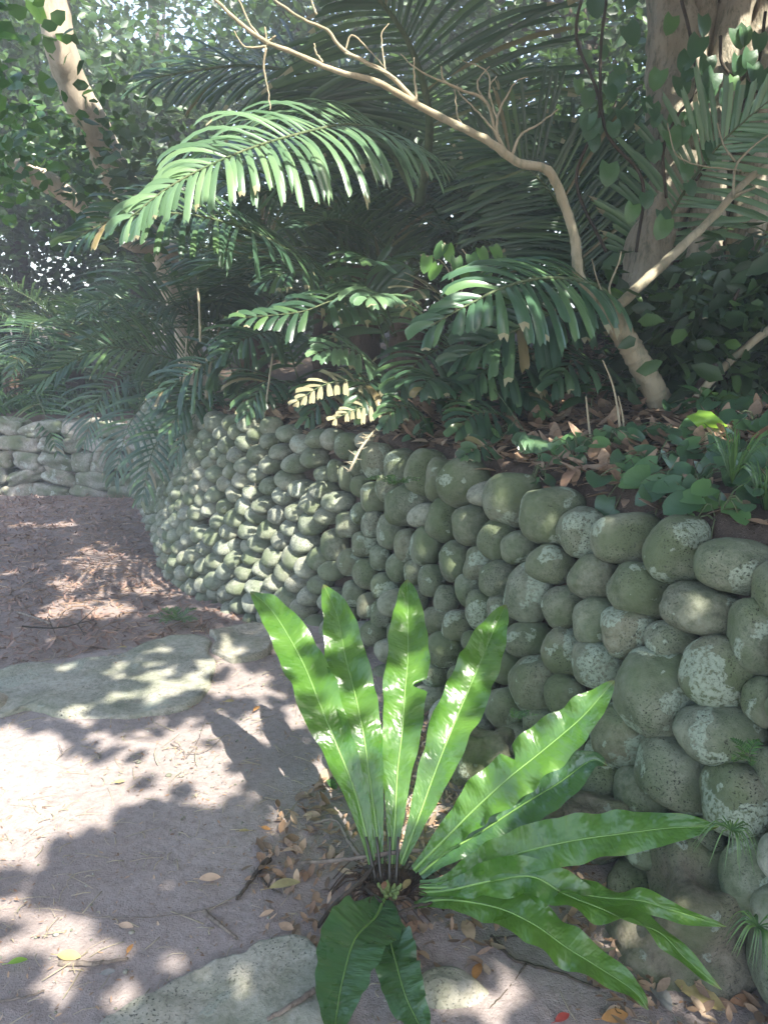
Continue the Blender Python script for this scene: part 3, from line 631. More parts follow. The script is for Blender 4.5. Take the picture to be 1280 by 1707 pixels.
for q, mt, lb, kw in (
    ([(655,560,3.9),(620,500,3.7),(560,500,3.5),(500,520,3.4),(400,530,3.3)], ('palm', 'rachis'), None, dict(L_=.22, nl=18, W_=.035, droop=.8)),
    ([(655,600,3.9),(610,480,3.8),(620,440,3.6),(600,430,3.4)], ('palm', 'rachis'), None, dict(L_=.32, nl=16, W_=.05, droop=.7)),
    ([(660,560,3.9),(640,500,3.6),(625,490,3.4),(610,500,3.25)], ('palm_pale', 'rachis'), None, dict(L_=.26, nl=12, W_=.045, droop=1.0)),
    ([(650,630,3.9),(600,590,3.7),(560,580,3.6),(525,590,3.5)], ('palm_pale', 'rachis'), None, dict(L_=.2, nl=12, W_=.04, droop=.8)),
    ([(655,690,3.8),(600,640,3.6),(545,640,3.5),(490,672,3.4)], ('palm_dry', 'rachis'), 'bleached dry frond tip glowing in the sun', dict(L_=.13, nl=12, W_=.028, droop=.5)),
    ([(690,700,3.8),(650,672,3.6),(600,680,3.5),(555,700,3.4)], ('palm_dry', 'rachis'), 'small whitish dry frond over the wall top', dict(L_=.12, nl=14, W_=.022, droop=.6)),
    ([(750,680,3.9),(735,640,3.6),(720,630,3.4),(700,650,3.25)], ('palm', 'rachis'), None, dict(L_=.25, nl=16, W_=.035, droop=1.0)),
    ([(800,640,3.9),(760,580,3.8),(700,600,3.6),(660,660,3.5)], ('palm', 'rachis'), None, dict(L_=.28, nl=16, W_=.035, droop=.9)),
    ([(800,700,3.9),(820,640,3.7),(860,640,3.6),(900,680,3.5)], ('palm', 'rachis'), None, dict(L_=.25, nl=16, W_=.035, droop=.8)),
    ([(760,560,4.0),(740,500,3.8),(700,480,3.6),(680,520,3.5)], ('palm_dry', 'rachis'), None, dict(L_=.2, nl=9, W_=.018, droop=.4)),
    ([(700,640,4.2),(760,620,4.0),(840,600,3.9),(920,620,3.8)], ('palm', 'rachis'), None, dict(L_=.32, nl=18, W_=.035, droop=.8))):
    px_frond(pc, q, mt, lb, ang=.5, lift=.1, start=.15, rr=.006, U=(0, -.5, .85), seg=6, **kw)
pd = palm_root(.62, 3.35, 'young palm with two bright jagged leaflets drooping over the boulders')
px_frond(pd, [(800,620,3.5),(840,670,3.3),(878,725,3.05),(892,745,2.95)], ('palm_pale', 'rachis'), None, L_=.2, nl=6, W_=.06, droop=1.0, ang=.4, start=.82, rr=.004, U=(0, -.6, .8), seg=6)
px_frond(pd, [(860,700,3.2),(830,735,3.1),(800,745,3.0),(770,760,2.95)], ('palm', 'rachis'), None, L_=.12, nl=5, W_=.035, droop=.8, ang=.4, start=.6, rr=.003, U=(0, -.6, .8), seg=5)
pe = palm_root(1.9, 4.6, 'palm whose frond droops in from the edge above the leaf-littered bank')
px_frond(pe, [(1360,470,3.7),(1290,475,3.5),(1220,490,3.4),(1150,520,3.3)], L_=.25, nl=20, W_=.024, droop=.9, ang=.5, U=(0, -.6, .8), seg=5, rr=.006)
px_frond(pe, [(1100,640,4.2),(1080,600,4.0),(1090,560,3.9),(1130,520,3.9)], L_=.3, nl=14, W_=.04, droop=.7, ang=.5, U=(0, -.6, .8), seg=5, rr=.006)
pf = palm_root(-1.15, 6.3, 'palm with silvery spreading fronds in the dark hollow behind the far bend of the wall')
px_frond(pf, [(390,660,6.3),(340,620,5.7),(250,588,5.2),(160,583,4.9),(60,640,4.7)], ('palm', 'rachis'), 'silvery spreading frond', L_=.42, nl=44, W_=.026, droop=.25, ang=.75, lift=.15, jag=False, U=(0, -.85, .5), seg=5, rr=.01)
px_frond(pf, [(400,640,6.3),(340,540,5.9),(260,500,5.6),(150,500,5.4)], L_=.5, nl=40, W_=.026, droop=.6, ang=.5, jag=False, U=(0, -.6, .8), rr=.01)
px_frond(pf, [(400,690,6.2),(415,650,5.4),(410,665,5.0),(405,690,4.8)], ('palm_pale', 'rachis'), L_=.24, nl=12, W_=.035, droop=1, ang=.5, U=(0, -.6, .8), rr=.006)
px_frond(pf, [(420,640,6.3),(390,480,6.0),(300,400,5.8),(190,400,5.6)], L_=.6, nl=40, W_=.028, droop=.6, ang=.5, jag=False, U=(0, -.6, .8), rr=.01)
px_frond(pf, [(420,640,6.3),(450,500,6.0),(460,420,5.8),(420,330,5.6)], L_=.6, nl=40, W_=.028, droop=.6, ang=.5, jag=False, U=(0, -.8, .5), rr=.01)
t_ = stem(pf, -1.1, 6.4, .6, .12)
for az_, el_, ln in ((-1.6, .3, 1.8), (-2.2, .5, 1.6), (2.6, .7, 1.7), (-1.2, .8, 1.8), (0, .9, 2), (1.5, .8, 1.8)):
    auto_frond(pf, t_, az_, el_, ln)
for q, kw in (
    ([(470,700,4.9),(470,640,4.6),(440,640,4.4),(410,690,4.3)], dict(L_=.3, nl=18, W_=.03, droop=.9)), ([(520,700,4.6),(560,640,4.4),(540,660,4.1),(510,700,4.0)], dict(L_=.26, nl=16, W_=.03, droop=.9)),
    ([(360,720,5.4),(340,650,5.0),(310,670,4.8),(280,720,4.7)], dict(L_=.34, nl=20, W_=.03, droop=.9)), ([(450,660,5.0),(380,600,4.8),(320,620,4.7),(260,660,4.7)], dict(L_=.36, nl=24, W_=.028, droop=.9)),
    ([(500,640,4.8),(470,560,4.6),(420,560,4.4),(370,590,4.3)], dict(L_=.34, nl=22, W_=.03, droop=.9))): px_frond(pf, q, ang=.5, lift=.1, rr=.006, U=(0, -.5, .85), seg=6, **kw)
for q, kw in (
    ([(640,700,4.0),(640,640,3.8),(610,640,3.6),(590,690,3.5)], dict(L_=.22, nl=14, W_=.035, droop=1)), ([(720,720,3.7),(690,680,3.5),(660,680,3.4),(640,710,3.35)], dict(L_=.16, nl=12, W_=.03, droop=1)),
    ([(860,720,3.6),(830,690,3.4),(790,690,3.3),(760,720,3.2)], dict(L_=.2, nl=13, W_=.035, droop=1)), ([(920,640,3.9),(880,600,3.7),(820,610,3.5),(770,650,3.4)], dict(L_=.28, nl=16, W_=.035, droop=1)),
    ([(960,660,3.9),(990,610,3.7),(960,600,3.5),(920,640,3.4)], dict(L_=.26, nl=14, W_=.035, droop=1)), ([(620,560,4.4),(560,480,4.2),(500,450,4.0),(440,470,3.9)], dict(L_=.36, nl=22, W_=.032, droop=1))): px_frond(pc, q, ang=.5, lift=.1, rr=.006, U=(0, -.5, .85), seg=6, **kw)
for q, kw in (([(330,660,6.4),(280,640,6.0),(220,700,5.7),(190,800,5.6)], dict(L_=.42, nl=26, W_=.026, droop=.9)), ([(350,690,6.0),(310,680,5.6),(260,740,5.3),(235,840,5.2)], dict(L_=.36, nl=24, W_=.026, droop=.9)), ([(300,640,6.9),(230,620,6.6),(170,660,6.4),(140,740,6.3)], dict(L_=.45, nl=26, W_=.026, droop=.8)), ([(380,690,5.6),(360,670,5.2),(320,700,5.0),(290,770,4.95)], dict(L_=.28, nl=20, W_=.026, droop=.9))): px_frond(pf, q, ang=.5, lift=.1, rr=.007, U=(0, -.5, .85), seg=6, jag=False, **kw)
# further palms filling the hollow
more = [(-2.5, 9.6, 1.2, 'palm arching behind the angular stone wall, nearest its lit corner', 9), (-4.0, 9.8, .8, 'palm leaning over the end of the angular stone wall', 8), (-5.4, 9.4, .9, 'palm at the outer end of the angular stone wall with bright tips', 8),
        (-.6, 7.6, 1.1, 'tall palm deep in shade behind the silvery fronds', 10), (.9, 7.0, 1.3, 'dark palm behind the bright jagged-leaved clump', 10), (2.2, 7.2, 1.4, 'dark palm behind the leaning bare trunk', 10),
        (-1.6, 10.5, 2.2, 'tall background palm under the sky sparkles', 10), (.3, 10.2, 2.4, 'tall background palm behind the bare branch tips', 10), (.75, 6.2, .7, 'shaded palm between the bare trunk and the vine-covered fig', 9),
        (-.15, 5.9, .9, 'shaded palm directly above the darkest stretch of boulder wall', 9), (-3.1, 12.2, 2.6, 'farthest tall palm beyond the end of the path', 9), (-3.3, 9.3, .35, 'low palm sprawling onto the middle of the angular stone wall', 10), (-4.7, 9.5, .35, 'low palm sprawling onto the outer half of the angular stone wall', 10), (1.9, 5.2, .5, 'low shaded palm hiding the foot of the fig', 8)]
for x, y, h, lab, nf in more:
    o = palm_root(x, y, lab); tp = stem(o, x, y, h, .11, (rnd.uniform(-.2, .2), rnd.uniform(-.2, .1)))
    for k in range(nf):
        auto_frond(o, tp, k*6.283/nf+rnd.uniform(-.3, .3), rnd.uniform(.15, 1.1), rnd.uniform(1.6, 2.5), rnd.uniform(.45, .6), 42, .024, bend=rnd.uniform(.35, .6), droop=rnd.uniform(.3, .8))

# ------------------------------------------------------------------ trees
def tree(name, x, y, h, r, cr, ch, nleaf, size, label, group='trees beyond the terrace', mat='canopy', lean=(0, 0), clumps=26, zb=None, barkm='dark_bark', cz=None, keep=None):
    z = hz(x, y); o = thing(name, (x, y, z), label, 'tree', group); b = MB()
    topp = np.array([x+lean[0], y+lean[1], z+h])
    path = spline([(x, y, z-.1), (x+lean[0]*.3+rnd.uniform(-.1, .1), y+lean[1]*.3, z+h*.35), (x+lean[0]*.7+rnd.uniform(-.15, .15), y+lean[1]*.7, z+h*.7), topp], 16)
    b.tube(path, np.linspace(r*1.2, r*.4, 16), 10)
    cen = topp+np.array([0, 0, ch*.1 if cz is None else cz]); cl = []
    for k in range(clumps):
        d = rng.normal(size=3); d = d/np.linalg.norm(d)*rng.uniform(.3, 1)**.5*np.array([cr, cr, ch]); cl.append(cen+d)
        if k < 12: b.tube(spline([path[rnd.randint(7, 14)], (path[12]+cen+d)/2+np.array([0, 0, .2]), cen+d], 8), np.linspace(r*.35, r*.05, 8), 6)
    b.build('trunk', M[barkm], o)
    cl = np.array(cl); pick = rng.integers(0, len(cl), nleaf); pr = rng.normal(size=(nleaf, 3))*np.array([cr, cr, ch])*.24
    pp = cl[pick]+pr
    if keep is not None: pp = pp[keep(pp)]
    leaves_obj('crown', pp, size, M[mat], o, .6); return o
bt = [(-6.5, 13, 5.0, .16, 2.6, 2.6), (-3.9, 14.5, 5.6, .18, 2.6, 2.8), (-1.2, 13.5, 5.0, .15, 2.6, 2.7), (1.6, 13, 5.4, .2, 2.6, 2.8), (4.2, 12, 5.0, .18, 2.6, 2.8), (-5.2, 11.0, 3.8, .12, 1.9, 1.7), (-.3, 11.6, 3.7, .12, 2.0, 1.6), (2.6, 10.0, 3.6, .13, 2.0, 1.8), (6.0, 9.0, 3.8, .15, 2.2, 2.2), (-8.5, 11.0, 4.4, .15, 2.5, 2.5), (-6.0, 10.0, 2.6, .1, 1.7, 1.3), (-3.4, 10.8, 2.7, .1, 1.7, 1.3)]
tl = ['tall dark tree beyond the stone wall at the outer edge', 'tall tree behind the mottled leaning trunk, sky glinting through', 'tall tree behind the tallest palms, crown flecked with sky', 'tall tree seen through the bare twigs', 'tall tree behind the vine-covered fig', 'smaller tree above the far end of the path', 'mid-height dark tree in the middle of the thicket', 'mid-height tree with small glinting leaves behind the comb-like frond', 'dense tree filling the gap right behind the fig', 'outermost dark tree beyond the stone wall', 'short bushy tree directly over the outer part of the stone wall', 'short bushy tree over the middle of the stone wall']
for (x, y, h, r, cr, ch), lab in zip(bt, tl): tree('broadleaf_tree', x, y, h, r, cr, ch, 7000 if h > 4.9 else 7000, .13, lab)
# low dark thicket closing the view under the crowns
for (x, y, s_, lab) in ((-6.5, 11.5, 1.3, 'dark understorey bush beyond the outer end of the stone wall'), (-4.2, 12.3, 1.3, 'dark understorey bush behind the bright grass patch'), (-1.8, 11.4, 1.4, 'dark understorey bush in the deep hollow'), (.6, 8.8, 1.3, 'dark understorey bush behind the jagged palm clump'), (2.4, 8.4, 1.4, 'dark understorey bush behind the leaning trunk'), (4.3, 8.0, 1.6, 'dark understorey bush beside the fig roots'), (3.3, 5.6, .8, 'dark leafy bush at the foot of the fig'), (1.62, 3.72, .30, 'broad-leaved bush added to darken the fig roots behind it'), (2.05, 3.75, .32, 'bush added at the outer edge to darken the fig roots')):  # last two bushes are added to darken the fig roots
    z = hz(x, y); o = thing('bush', (x, y, z), lab, 'bush', 'dark bushes in the understorey')
    b = MB()
    for k in range(7): b.tube(spline([(x+rnd.uniform(-.2, .2), y, z-.1), (x+rnd.uniform(-.5, .5)*s_, y+rnd.uniform(-.4, .4), z+s_*.8), (x+rnd.uniform(-1, 1)*s_, y+rnd.uniform(-.6, .6), z+s_*1.7)], 8), np.linspace(.03, .006, 8), 6)
    b.build('stem', M['dark_bark'], o)
    n = 3600; pp = np.array([x, y, z+s_*.9])+rng.normal(size=(n, 3))*np.array([s_*.62, s_*.5, s_*.5]); pp = pp[pp[:, 2] > z]; leaves_obj('foliage', pp, .13, M['canopy'], o, .5)

# mottled leaning trunk, upper corner, and a fallen stem
o = thing('mottled_tree', (*P(230, 600, 7.0)[:2], hz(*P(230, 600, 7.0)[:2])), 'smooth pale mottled trunk leaning down from the upper corner of the frame', 'tree')
b = MB(); b.tube(spline([P(60, -120, 5.0), P(88, 0, 5.1), P(105, 90, 5.2), P(150, 200, 5.5), P(215, 330, 6.0), P(290, 470, 6.6), P(330, 640, 7.0)], 90), np.linspace(.10, .13, 90), 32, knob=.3, kf=5); b.build('trunk', M['lit_bark'], o)
b = MB(); b.tube(spline([P(30, 280, 5.6), P(90, 310, 5.6), P(140, 345, 5.7), P(210, 400, 5.9), P(300, 420, 6.2)], 60), np.linspace(.07, .055, 60), 24, knob=.3, kf=6); b.build('limb', M['lit_bark'], o)
c_ = P(-10, 90, 4.9); n = 160; leaves_obj('foliage', c_+rng.normal(size=(n, 3))*np.array([.22, .2, .4]), .13, M['shrub'], o, .7)
c_ = P(215, 290, 5.3); n = 420; leaves_obj('foliage', c_+rng.normal(size=(n, 3))*np.array([.28, .2, .3]), .1, M['canopy'], o, .6)
c_ = P(10, 260, 5.4); n = 500; leaves_obj('foliage', c_+rng.normal(size=(n, 3))*np.array([.3, .3, .2]), .09, M['shrub'], o, .6)

# vine-covered fig -------------------------------------------------------
fx_, fy_ = P(1200, 560, 4.1)[:2]
fig = thing('strangler_fig', (fx_, fy_, hz(fx_, fy_)), 'massive pale fig trunk with fused roots and climbing vines at the upper edge', 'tree')
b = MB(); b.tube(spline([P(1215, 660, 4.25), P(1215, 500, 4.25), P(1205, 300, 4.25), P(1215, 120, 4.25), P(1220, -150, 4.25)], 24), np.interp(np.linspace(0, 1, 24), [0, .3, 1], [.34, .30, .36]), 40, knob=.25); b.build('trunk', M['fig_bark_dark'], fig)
roots = [([(1120,-120,3.98),(1125,60,3.98),(1130,180,3.98),(1125,300,3.98),(1085,400,4.02),(1075,520,4.02),(1060,640,4.02)], 42), ([(1180,-120,3.94),(1165,50,3.94),(1150,160,3.94),(1150,260,3.96),(1130,330,3.98)], 24), ([(1260,-100,3.9),(1222,30,3.9),(1200,150,3.9),(1185,260,3.9),(1178,400,3.94),(1172,520,3.94),(1165,640,3.94)], 27),
         ([(1300,-60,3.94),(1265,100,3.94),(1255,260,3.94),(1245,380,3.94),(1235,500,3.94),(1240,640,3.94)], 32), ([(1165,-80,4.02),(1190,80,4.02),(1215,200,4.02),(1225,330,4.02)], 26), ([(1090,-120,4.15),(1100,40,4.15),(1095,170,4.15),(1110,300,4.08)], 22), ([(1300,230,3.94),(1285,330,3.94),(1290,460,3.94),(1300,640,3.94)], 34)]
for q, r_ in roots:
    pts = spline([P(*a) for a in q], 80); rad = np.array([r_/F*3.95*(1+.3*noise.noise(Vector((i*.13, r_, 0)))) for i in range(80)]); b = MB(); b.tube(pts, rad, 36, knob=.35, kf=7); b.build('root_column', M['fig_bark'], fig)
# climbing vines with heart leaves
vines = [([(1110,330),(1105,250),(1130,190),(1160,150),(1150,60),(1135,0)], 'climbing vine looped against the fig trunk'), ([(1200,60),(1205,110),(1250,150),(1280,148)], 'thin pale vine stem curling across the fig trunk'), ([(1060,420),(1070,300),(1010,220),(1000,100),(1010,0)], 'leafy vine hanging free beside the fig trunk'), ([(1160,300),(1210,230),(1260,120),(1275,20)], 'dark vine crossing the fig root columns')]
for q, lab in vines:
    pts = spline([P(a, c, 3.72) for a, c in q], 24); o = thing('climbing_vine', pts[0], lab, 'vine', 'vines climbing the fig'); b = MB(); b.tube(pts, .008, 6); b.build('stem', M['dark_bark'], o)
    for k in range(13 if 'thin' not in lab else 4):
        p = pts[rnd.randint(1, 22)]+np.array([rnd.uniform(-.12, .12), -.06, rnd.uniform(-.1, .1)]); s_ = rnd.uniform(.06, .11)
        b = MB(); b.add(*leaf_geo(p, np.array([rnd.uniform(-.6, .6), -.3, -1]), np.array([rnd.uniform(-.3, .3), -1, .5]), s_, s_*.95, 'heart', .2, 6)); b.build('leaf', M['creeper'], o)
o = thing('climbing_vine', P(960, 180, 4.4), 'large-leaved vine in shade between the fig and the bare twigs', 'vine', 'vines climbing the fig')
pts = spline([P(1010, 420, 3.9), P(960, 300, 3.8), P(1000, 180, 3.8), P(960, 60, 3.8), P(980, -40, 3.8)], 24); b = MB(); b.tube(pts, .008, 6); b.build('stem', M['dark_bark'], o)
for (a, c) in ((1003,90),(980,165),(1030,120),(962,145),(1075,175),(1090,185),(1130,200),(1035,195),(985,235),(1045,200),(1100,130),(1120,40),(1170,40),(1235,110),(1170,150),(1150,200),(1240,60),(1225,60)):
    b = MB(); s_ = rnd.uniform(.06, .10); b.add(*leaf_geo(P(a, c-12, 3.72), np.array([rnd.uniform(-.5, .5), -.2, -1]), np.array([rnd.uniform(-.4, .4), -1, .6]), s_, s_*.95, 'heart', .2, 6)); b.build('leaf', M['creeper'], o)

# bare branching tree -----------------------------------------------------
bx_, by_ = P(1110, 690, 3.55)[:2]
bare = thing('bare_tree', (bx_, by_, hz(bx_, by_)), 'leaning grey tree with long leafless forking branches over the palms', 'tree')
def limb(parent, q, r0, r1, name='branch', mat='twig_bark', n=None, k=8, wob=0.0):
    pts = spline([P(*a) for a in q], n or 8*len(q)); m_ = len(pts)
    if wob: pts = pts+np.array([[noise.noise(Vector((i*.45, a*7.3, q[0][0])))*wob for a in range(3)] for i in range(m_)])
    rad = np.linspace(r0, r1, m_)*np.array([1+.14*noise.noise(Vector((i*.8, r0*900, 3))) for i in range(m_)])
    b = MB(); b.tube(pts, rad, k); return b.build(name, M[mat], parent)
limb(bare, [(1130,730,3.55),(1100,670,3.5),(1060,595,3.42),(1015,522,3.35)], .062, .048, 'trunk', 'twig_bark', 60, 20, .003)
bb = limb(bare, [(1015,525,3.35),(985,490,3.32),(964,460,3.3),(958,400,3.25),(938,335,3.2),(912,284,3.15),(862,270,3.1),(815,236,3.05),(760,208,3.0),(700,178,2.95),(630,138,2.9),(560,118,2.88),(500,92,2.85),(445,70,2.82),(400,38,2.8),(350,-10,2.78)], .026, .006, wob=.003)
twigs = [([(700,178,2.95),(670,145,2.93),(642,120,2.92),(575,85,2.9),(545,50,2.88),(500,30,2.86),(448,-8,2.85)], .010, .004), ([(642,120,2.92),(636,60,2.9),(648,40,2.9)], .004, .002), ([(695,172,2.95),(690,120,2.93),(690,96,2.92)], .006, .0025), ([(538,105,2.88),(526,85,2.87),(524,72,2.87)], .005, .0025), ([(445,75,2.82),(442,45,2.81)], .005, .0025), ([(444,80,2.82),(440,110,2.84),(447,150,2.86),(451,184,2.87)], .005, .002), ([(444,78,2.82),(410,78,2.81),(390,52,2.8)], .005, .002), ([(446,70,2.82),(460,60,2.81)], .005, .003), ([(446,72,2.82),(420,45,2.81),(396,-5,2.8)], .005, .003), ([(575,85,2.9),(590,60,2.89),(640,110,2.88)], .004, .002), ([(528,25,2.87),(515,-10,2.86)], .005, .003), ([(575,88,2.9),(600,100,2.86),(660,130,2.85)], .004, .002),
         ([(850,262,3.1),(828,226,3.08),(810,170,3.05),(770,150,3.03),(740,135,3.02),(735,110,3.0)], .009, .003), ([(828,228,3.08),(830,190,3.05),(850,150,3.03),(862,135,3.02),(880,128,3.0)], .006, .0025), ([(810,172,3.05),(795,140,3.03),(815,110,3.02)], .005, .002), ([(770,150,3.03),(700,118,3.0),(668,90,3.0)], .005, .002), ([(832,228,3.08),(800,190,3.06),(765,155,3.05),(762,140,3.05)], .005, .002), ([(772,216,3.02),(762,190,3.0),(758,150,3.0)], .004, .0015), ([(853,258,3.1),(868,225,3.08),(900,205,3.05),(930,182,3.02)], .007, .003), ([(815,165,3.05),(812,120,3.04),(770,100,3.03)], .004, .0015), ([(828,200,3.05),(815,150,3.02),(828,125,3.0)], .004, .002)]
for q, a, c in twigs: limb(bb, q, a, c, 'twig', n=6*len(q), k=6, wob=.004)
b2 = limb(bare, [(1015,522,3.35),(1050,492,3.38),(1100,445,3.42),(1150,398,3.46),(1190,360,3.5),(1240,305,3.55),(1300,255,3.6)], .026, .016, wob=.005)
for q, a, c in (([(1210,335,3.52),(1235,322,3.5),(1258,312,3.48)], .012, .006), ([(1022,512,3.35),(1015,480,3.33),(1030,440,3.3),(1035,420,3.3)], .006, .003), ([(1012,505,3.35),(996,470,3.33),(985,430,3.3)], .006, .002), ([(1222,330,3.5),(1225,280,3.45),(1248,250,3.42),(1280,225,3.4)], .007, .004), ([(1235,284,3.4),(1180,278,3.38),(1130,262,3.35),(1115,220,3.33),(1112,205,3.3)], .004, .0025), ([(1225,270,3.45),(1205,240,3.42),(1195,205,3.4)], .005, .003)): limb(b2, q, a, c, 'twig', n=6*len(q), k=6, wob=.003)
o = thing('bare_tree', (*P(1140, 690, 3.5)[:2], hz(*P(1140, 690, 3.5)[:2])), 'slim straight leafless stem slanting out of the ground past the leaning tree', 'tree')
limb(o, [(1140,690,3.4),(1180,640,3.35),(1230,590,3.3),(1300,535,3.2)], .02, .017, 'trunk', wob=.004)
limb(o, [(1180,640,3.5),(1215,560,3.6),(1290,500,3.7)], .012, .009, 'branch', 'dark_bark', wob=.004)

# hanging roots / vines ----------------------------------------------------
for q, lab, hairy in (([(455,590,4.4),(448,640,4.35),(440,700,4.3),(430,760,4.25),(424,845,4.2)], 'spiny aerial root dangling in front of the sunlit boulders', 1), ([(312,560,5.2),(306,640,5.15),(300,700,5.1),(290,770,5.1)], 'thin aerial root hanging in the darkest corner by the wall bend', 0), ([(655,695,3.5),(625,718,3.4),(600,750,3.35),(583,785,3.32)], 'small spiny offshoot arching down over the wall top boulders', 1), ([(330,480,4.2),(333,520,4.2),(334,570,4.2)], 'straight dead leaf stalk hanging below the big sunlit frond', 0)):
    pts = spline([P(*a) for a in q], 26); o = thing('hanging_root', pts[0], lab, 'hanging root'); b = MB(); b.tube(pts, .0065, 6)
    if hairy:
        for k in range(26 if hairy else 0):
            p = pts[min(25, 10+int(rnd.random()*16))]; b.tube(spline([p, p+np.array([rnd.uniform(-.05, .05), rnd.uniform(-.03, .03), rnd.uniform(-.005, .03)])], 3), [.003, .002, .0006], 4)
    b.build('root', M['twig_bark'], o)

# ------------------------------------------------------------------ plants on the terrace
def hit_terrace(px, py):
    """march the ray down to the land"""
    r = ray(px, py); t = 1.2; ts = np.arange(1.2, 14, .02); pts = CAM+r*ts[:, None]
    h, _ = height(pts[:, 0], pts[:, 1]); k = np.argmax(pts[:, 2] < h)
    return pts[k], ts[k]
def creeper(px, py, n, s_, spread, label, mat='creeper', kind='heart', rise=.06, name='heart_leaved_creeper', cat='creeper', grp='creepers on the bank'):
    p0, t = hit_terrace(px, py); o = thing(name, p0, label, cat, grp); st = MB()
    for k in range(n):
        a = rnd.uniform(0, 6.28); rr = spread*math.sqrt(rnd.random()); x, y = p0[0]+math.cos(a)*rr, p0[1]+math.sin(a)*rr*.8; z = hz(x, y)+rise*rnd.uniform(.5, 1.5)
        p = np.array([x, y, z]); s2 = s_*rnd.uniform(.7, 1.25); d = np.array([rnd.uniform(-1, 1), rnd.uniform(-1, .3), rnd.uniform(-.5, .1)])
        b = MB(); b.add(*leaf_geo(p, d, np.array([rnd.uniform(-.4, .3), -.55, 1]), s2, s2*(.98 if kind == 'heart' else .42), kind, rnd.uniform(.05, .25), 7)); b.build('leaf', M[mat], o)
        st.tube(spline([p0+np.array([0, 0, -.01]), (p0+p)/2+np.array([0, 0, rise*.8]), p+nz(d)*.003], 6), .0022, 5)
    st.build('stem', M['rachis'], o); return o
CR = [(700,735,9,0.052,0.110,'creeper sprig on the wall top under the drooping jagged fronds'), (820,742,9,0.052,0.110,'creeper sprig just behind the largest dark boulder'), (1062,812,13,0.078,0.143,'heart-leaved creeper with round leaves resting on the wall top stones'), (1090,790,10,0.078,0.121,'yellowing heart-leaved creeper beside the brown litter patch'), (1150,835,18,0.085,0.187,'dark veined heart-leaved creeper above the broad mossy boulder'), (1225,775,18,0.081,0.165,'glossy blue-grey heart-leaved creeper catching the sky'), (1010,755,12,0.067,0.132,'three-lobed dark creeper on the litter near the bright palm leaflets'), (1190,690,21,0.074,0.220,'mid green creeper under the lime green leaf'), (1265,720,21,0.081,0.220,'tangled creeper at the outer edge of the bank'), (1195,865,10,0.063,0.099,'small creeper hanging over the wall top among grass'), (1120,740,13,0.067,0.165,'small creeper between the slim stem and the litter'), (1265,830,18,0.081,0.165,'deep green creeper over the outermost top boulder'), (960,770,7,0.059,0.110,'sparse creeper at the litter edge above the pale dome boulder'), (905,790,7,0.052,0.088,'tiny creeper behind the sunlit palm leaflets'), (1100,845,10,0.074,0.110,'round-leaved creeper lying over the top of the egg-shaped mossy boulder')]
for a in CR: creeper(*a)
def upright(px, py, n, h, L_, label, mat='shrub', grp='young shrubs on the bank', W=.4):
    p0, t = hit_terrace(px, py); o = thing('shrub', p0, label, 'shrub', grp); b = MB(); stems = []
    for k in range(max(1, n//6)):
        e = p0+np.array([rnd.uniform(-.12, .12), rnd.uniform(-.08, .08), h*rnd.uniform(.8, 1.1)]); pts = spline([p0, (p0+e)/2+np.array([rnd.uniform(-.03, .03), 0, 0]), e], 12); b.tube(pts, np.linspace(.004, .0018, 12), 5); stems.append(pts)
    b.build('stem', M['rachis'], o); b = MB()
    for k in range(n):
        s_ = stems[k % len(stems)]; p = s_[rnd.randint(4, 11)]; a = rnd.uniform(0, 6.28); l = L_*rnd.uniform(.7, 1.2)
        b.add(*leaf_geo(p, np.array([math.cos(a), math.sin(a), rnd.uniform(-.1, .6)]), np.array([0, -.3, 1]), l, l*W, 'lance', .25, 7))
    b.build('foliage', M[mat], o)
UPR = [(840,705,16,.3,.15,'leafy shrub leaning over the wall between the jagged palm clumps'), (930,700,16,.28,.15,'dark shrub under the broad drooping frond'), (745,705,14,.22,.14,'low shrub hugging the wall top under the dark fan of fronds'), (1020,650,16,.35,.16,'large-leaved shrub just left of the leaning trunk'), (1160,700,14,.16,.09,'young shrub with paired oval leaves just below the lime leaf'), (1230,650,20,.25,.11,'bushy young shrub at the foot of the fig'), (1200,610,18,.28,.13,'broad-leaved shrub between the two slanting stems'), (1270,640,20,.26,.12,'leafy shrub at the outer edge under the drooping frond'), (1080,650,12,.3,.14,'dark broad-leaved seedling against the leaning trunk'), (985,700,12,.22,.14,'tall thin seedling with a wide green top leaf behind the bank litter'), (1120,600,12,.4,.14,'glossy shrub in the shade behind the leaning trunk'), (1050,560,12,.4,.14,'arching-leaved shrub in shade right of the broad frond')]
for a in UPR: upright(*a)
o = thing('shrub', P(745, 470, 3.4), 'bright twiggy climber sprig with heart leaves above the broad frond', 'shrub'); b = MB()
for q in ([(760,520),(755,470),(735,435),(700,425)], [(760,520),(775,470),(800,430),(830,410)], [(755,470),(750,430),(740,405)], [(775,470),(785,440),(770,415)]): b.tube(spline([P(a, c, 3.3) for a, c in q], 12), .003, 5)
b.build('stem', M['twig_bark'], o); b = MB()
for (a, c) in ((712,428),(730,442),(745,410),(760,430),(785,425),(800,415),(822,412),(815,440),(795,455),(770,450),(740,408),(835,430)): b.add(*leaf_geo(P(a, c, 3.28), np.array([rnd.uniform(-.7, .7), -.3, -.8]), np.array([rnd.uniform(-.4, .4), -1, .7]), .075, .055, 'heart', .2, 6))
b.build('foliage', M['shrub'], o)
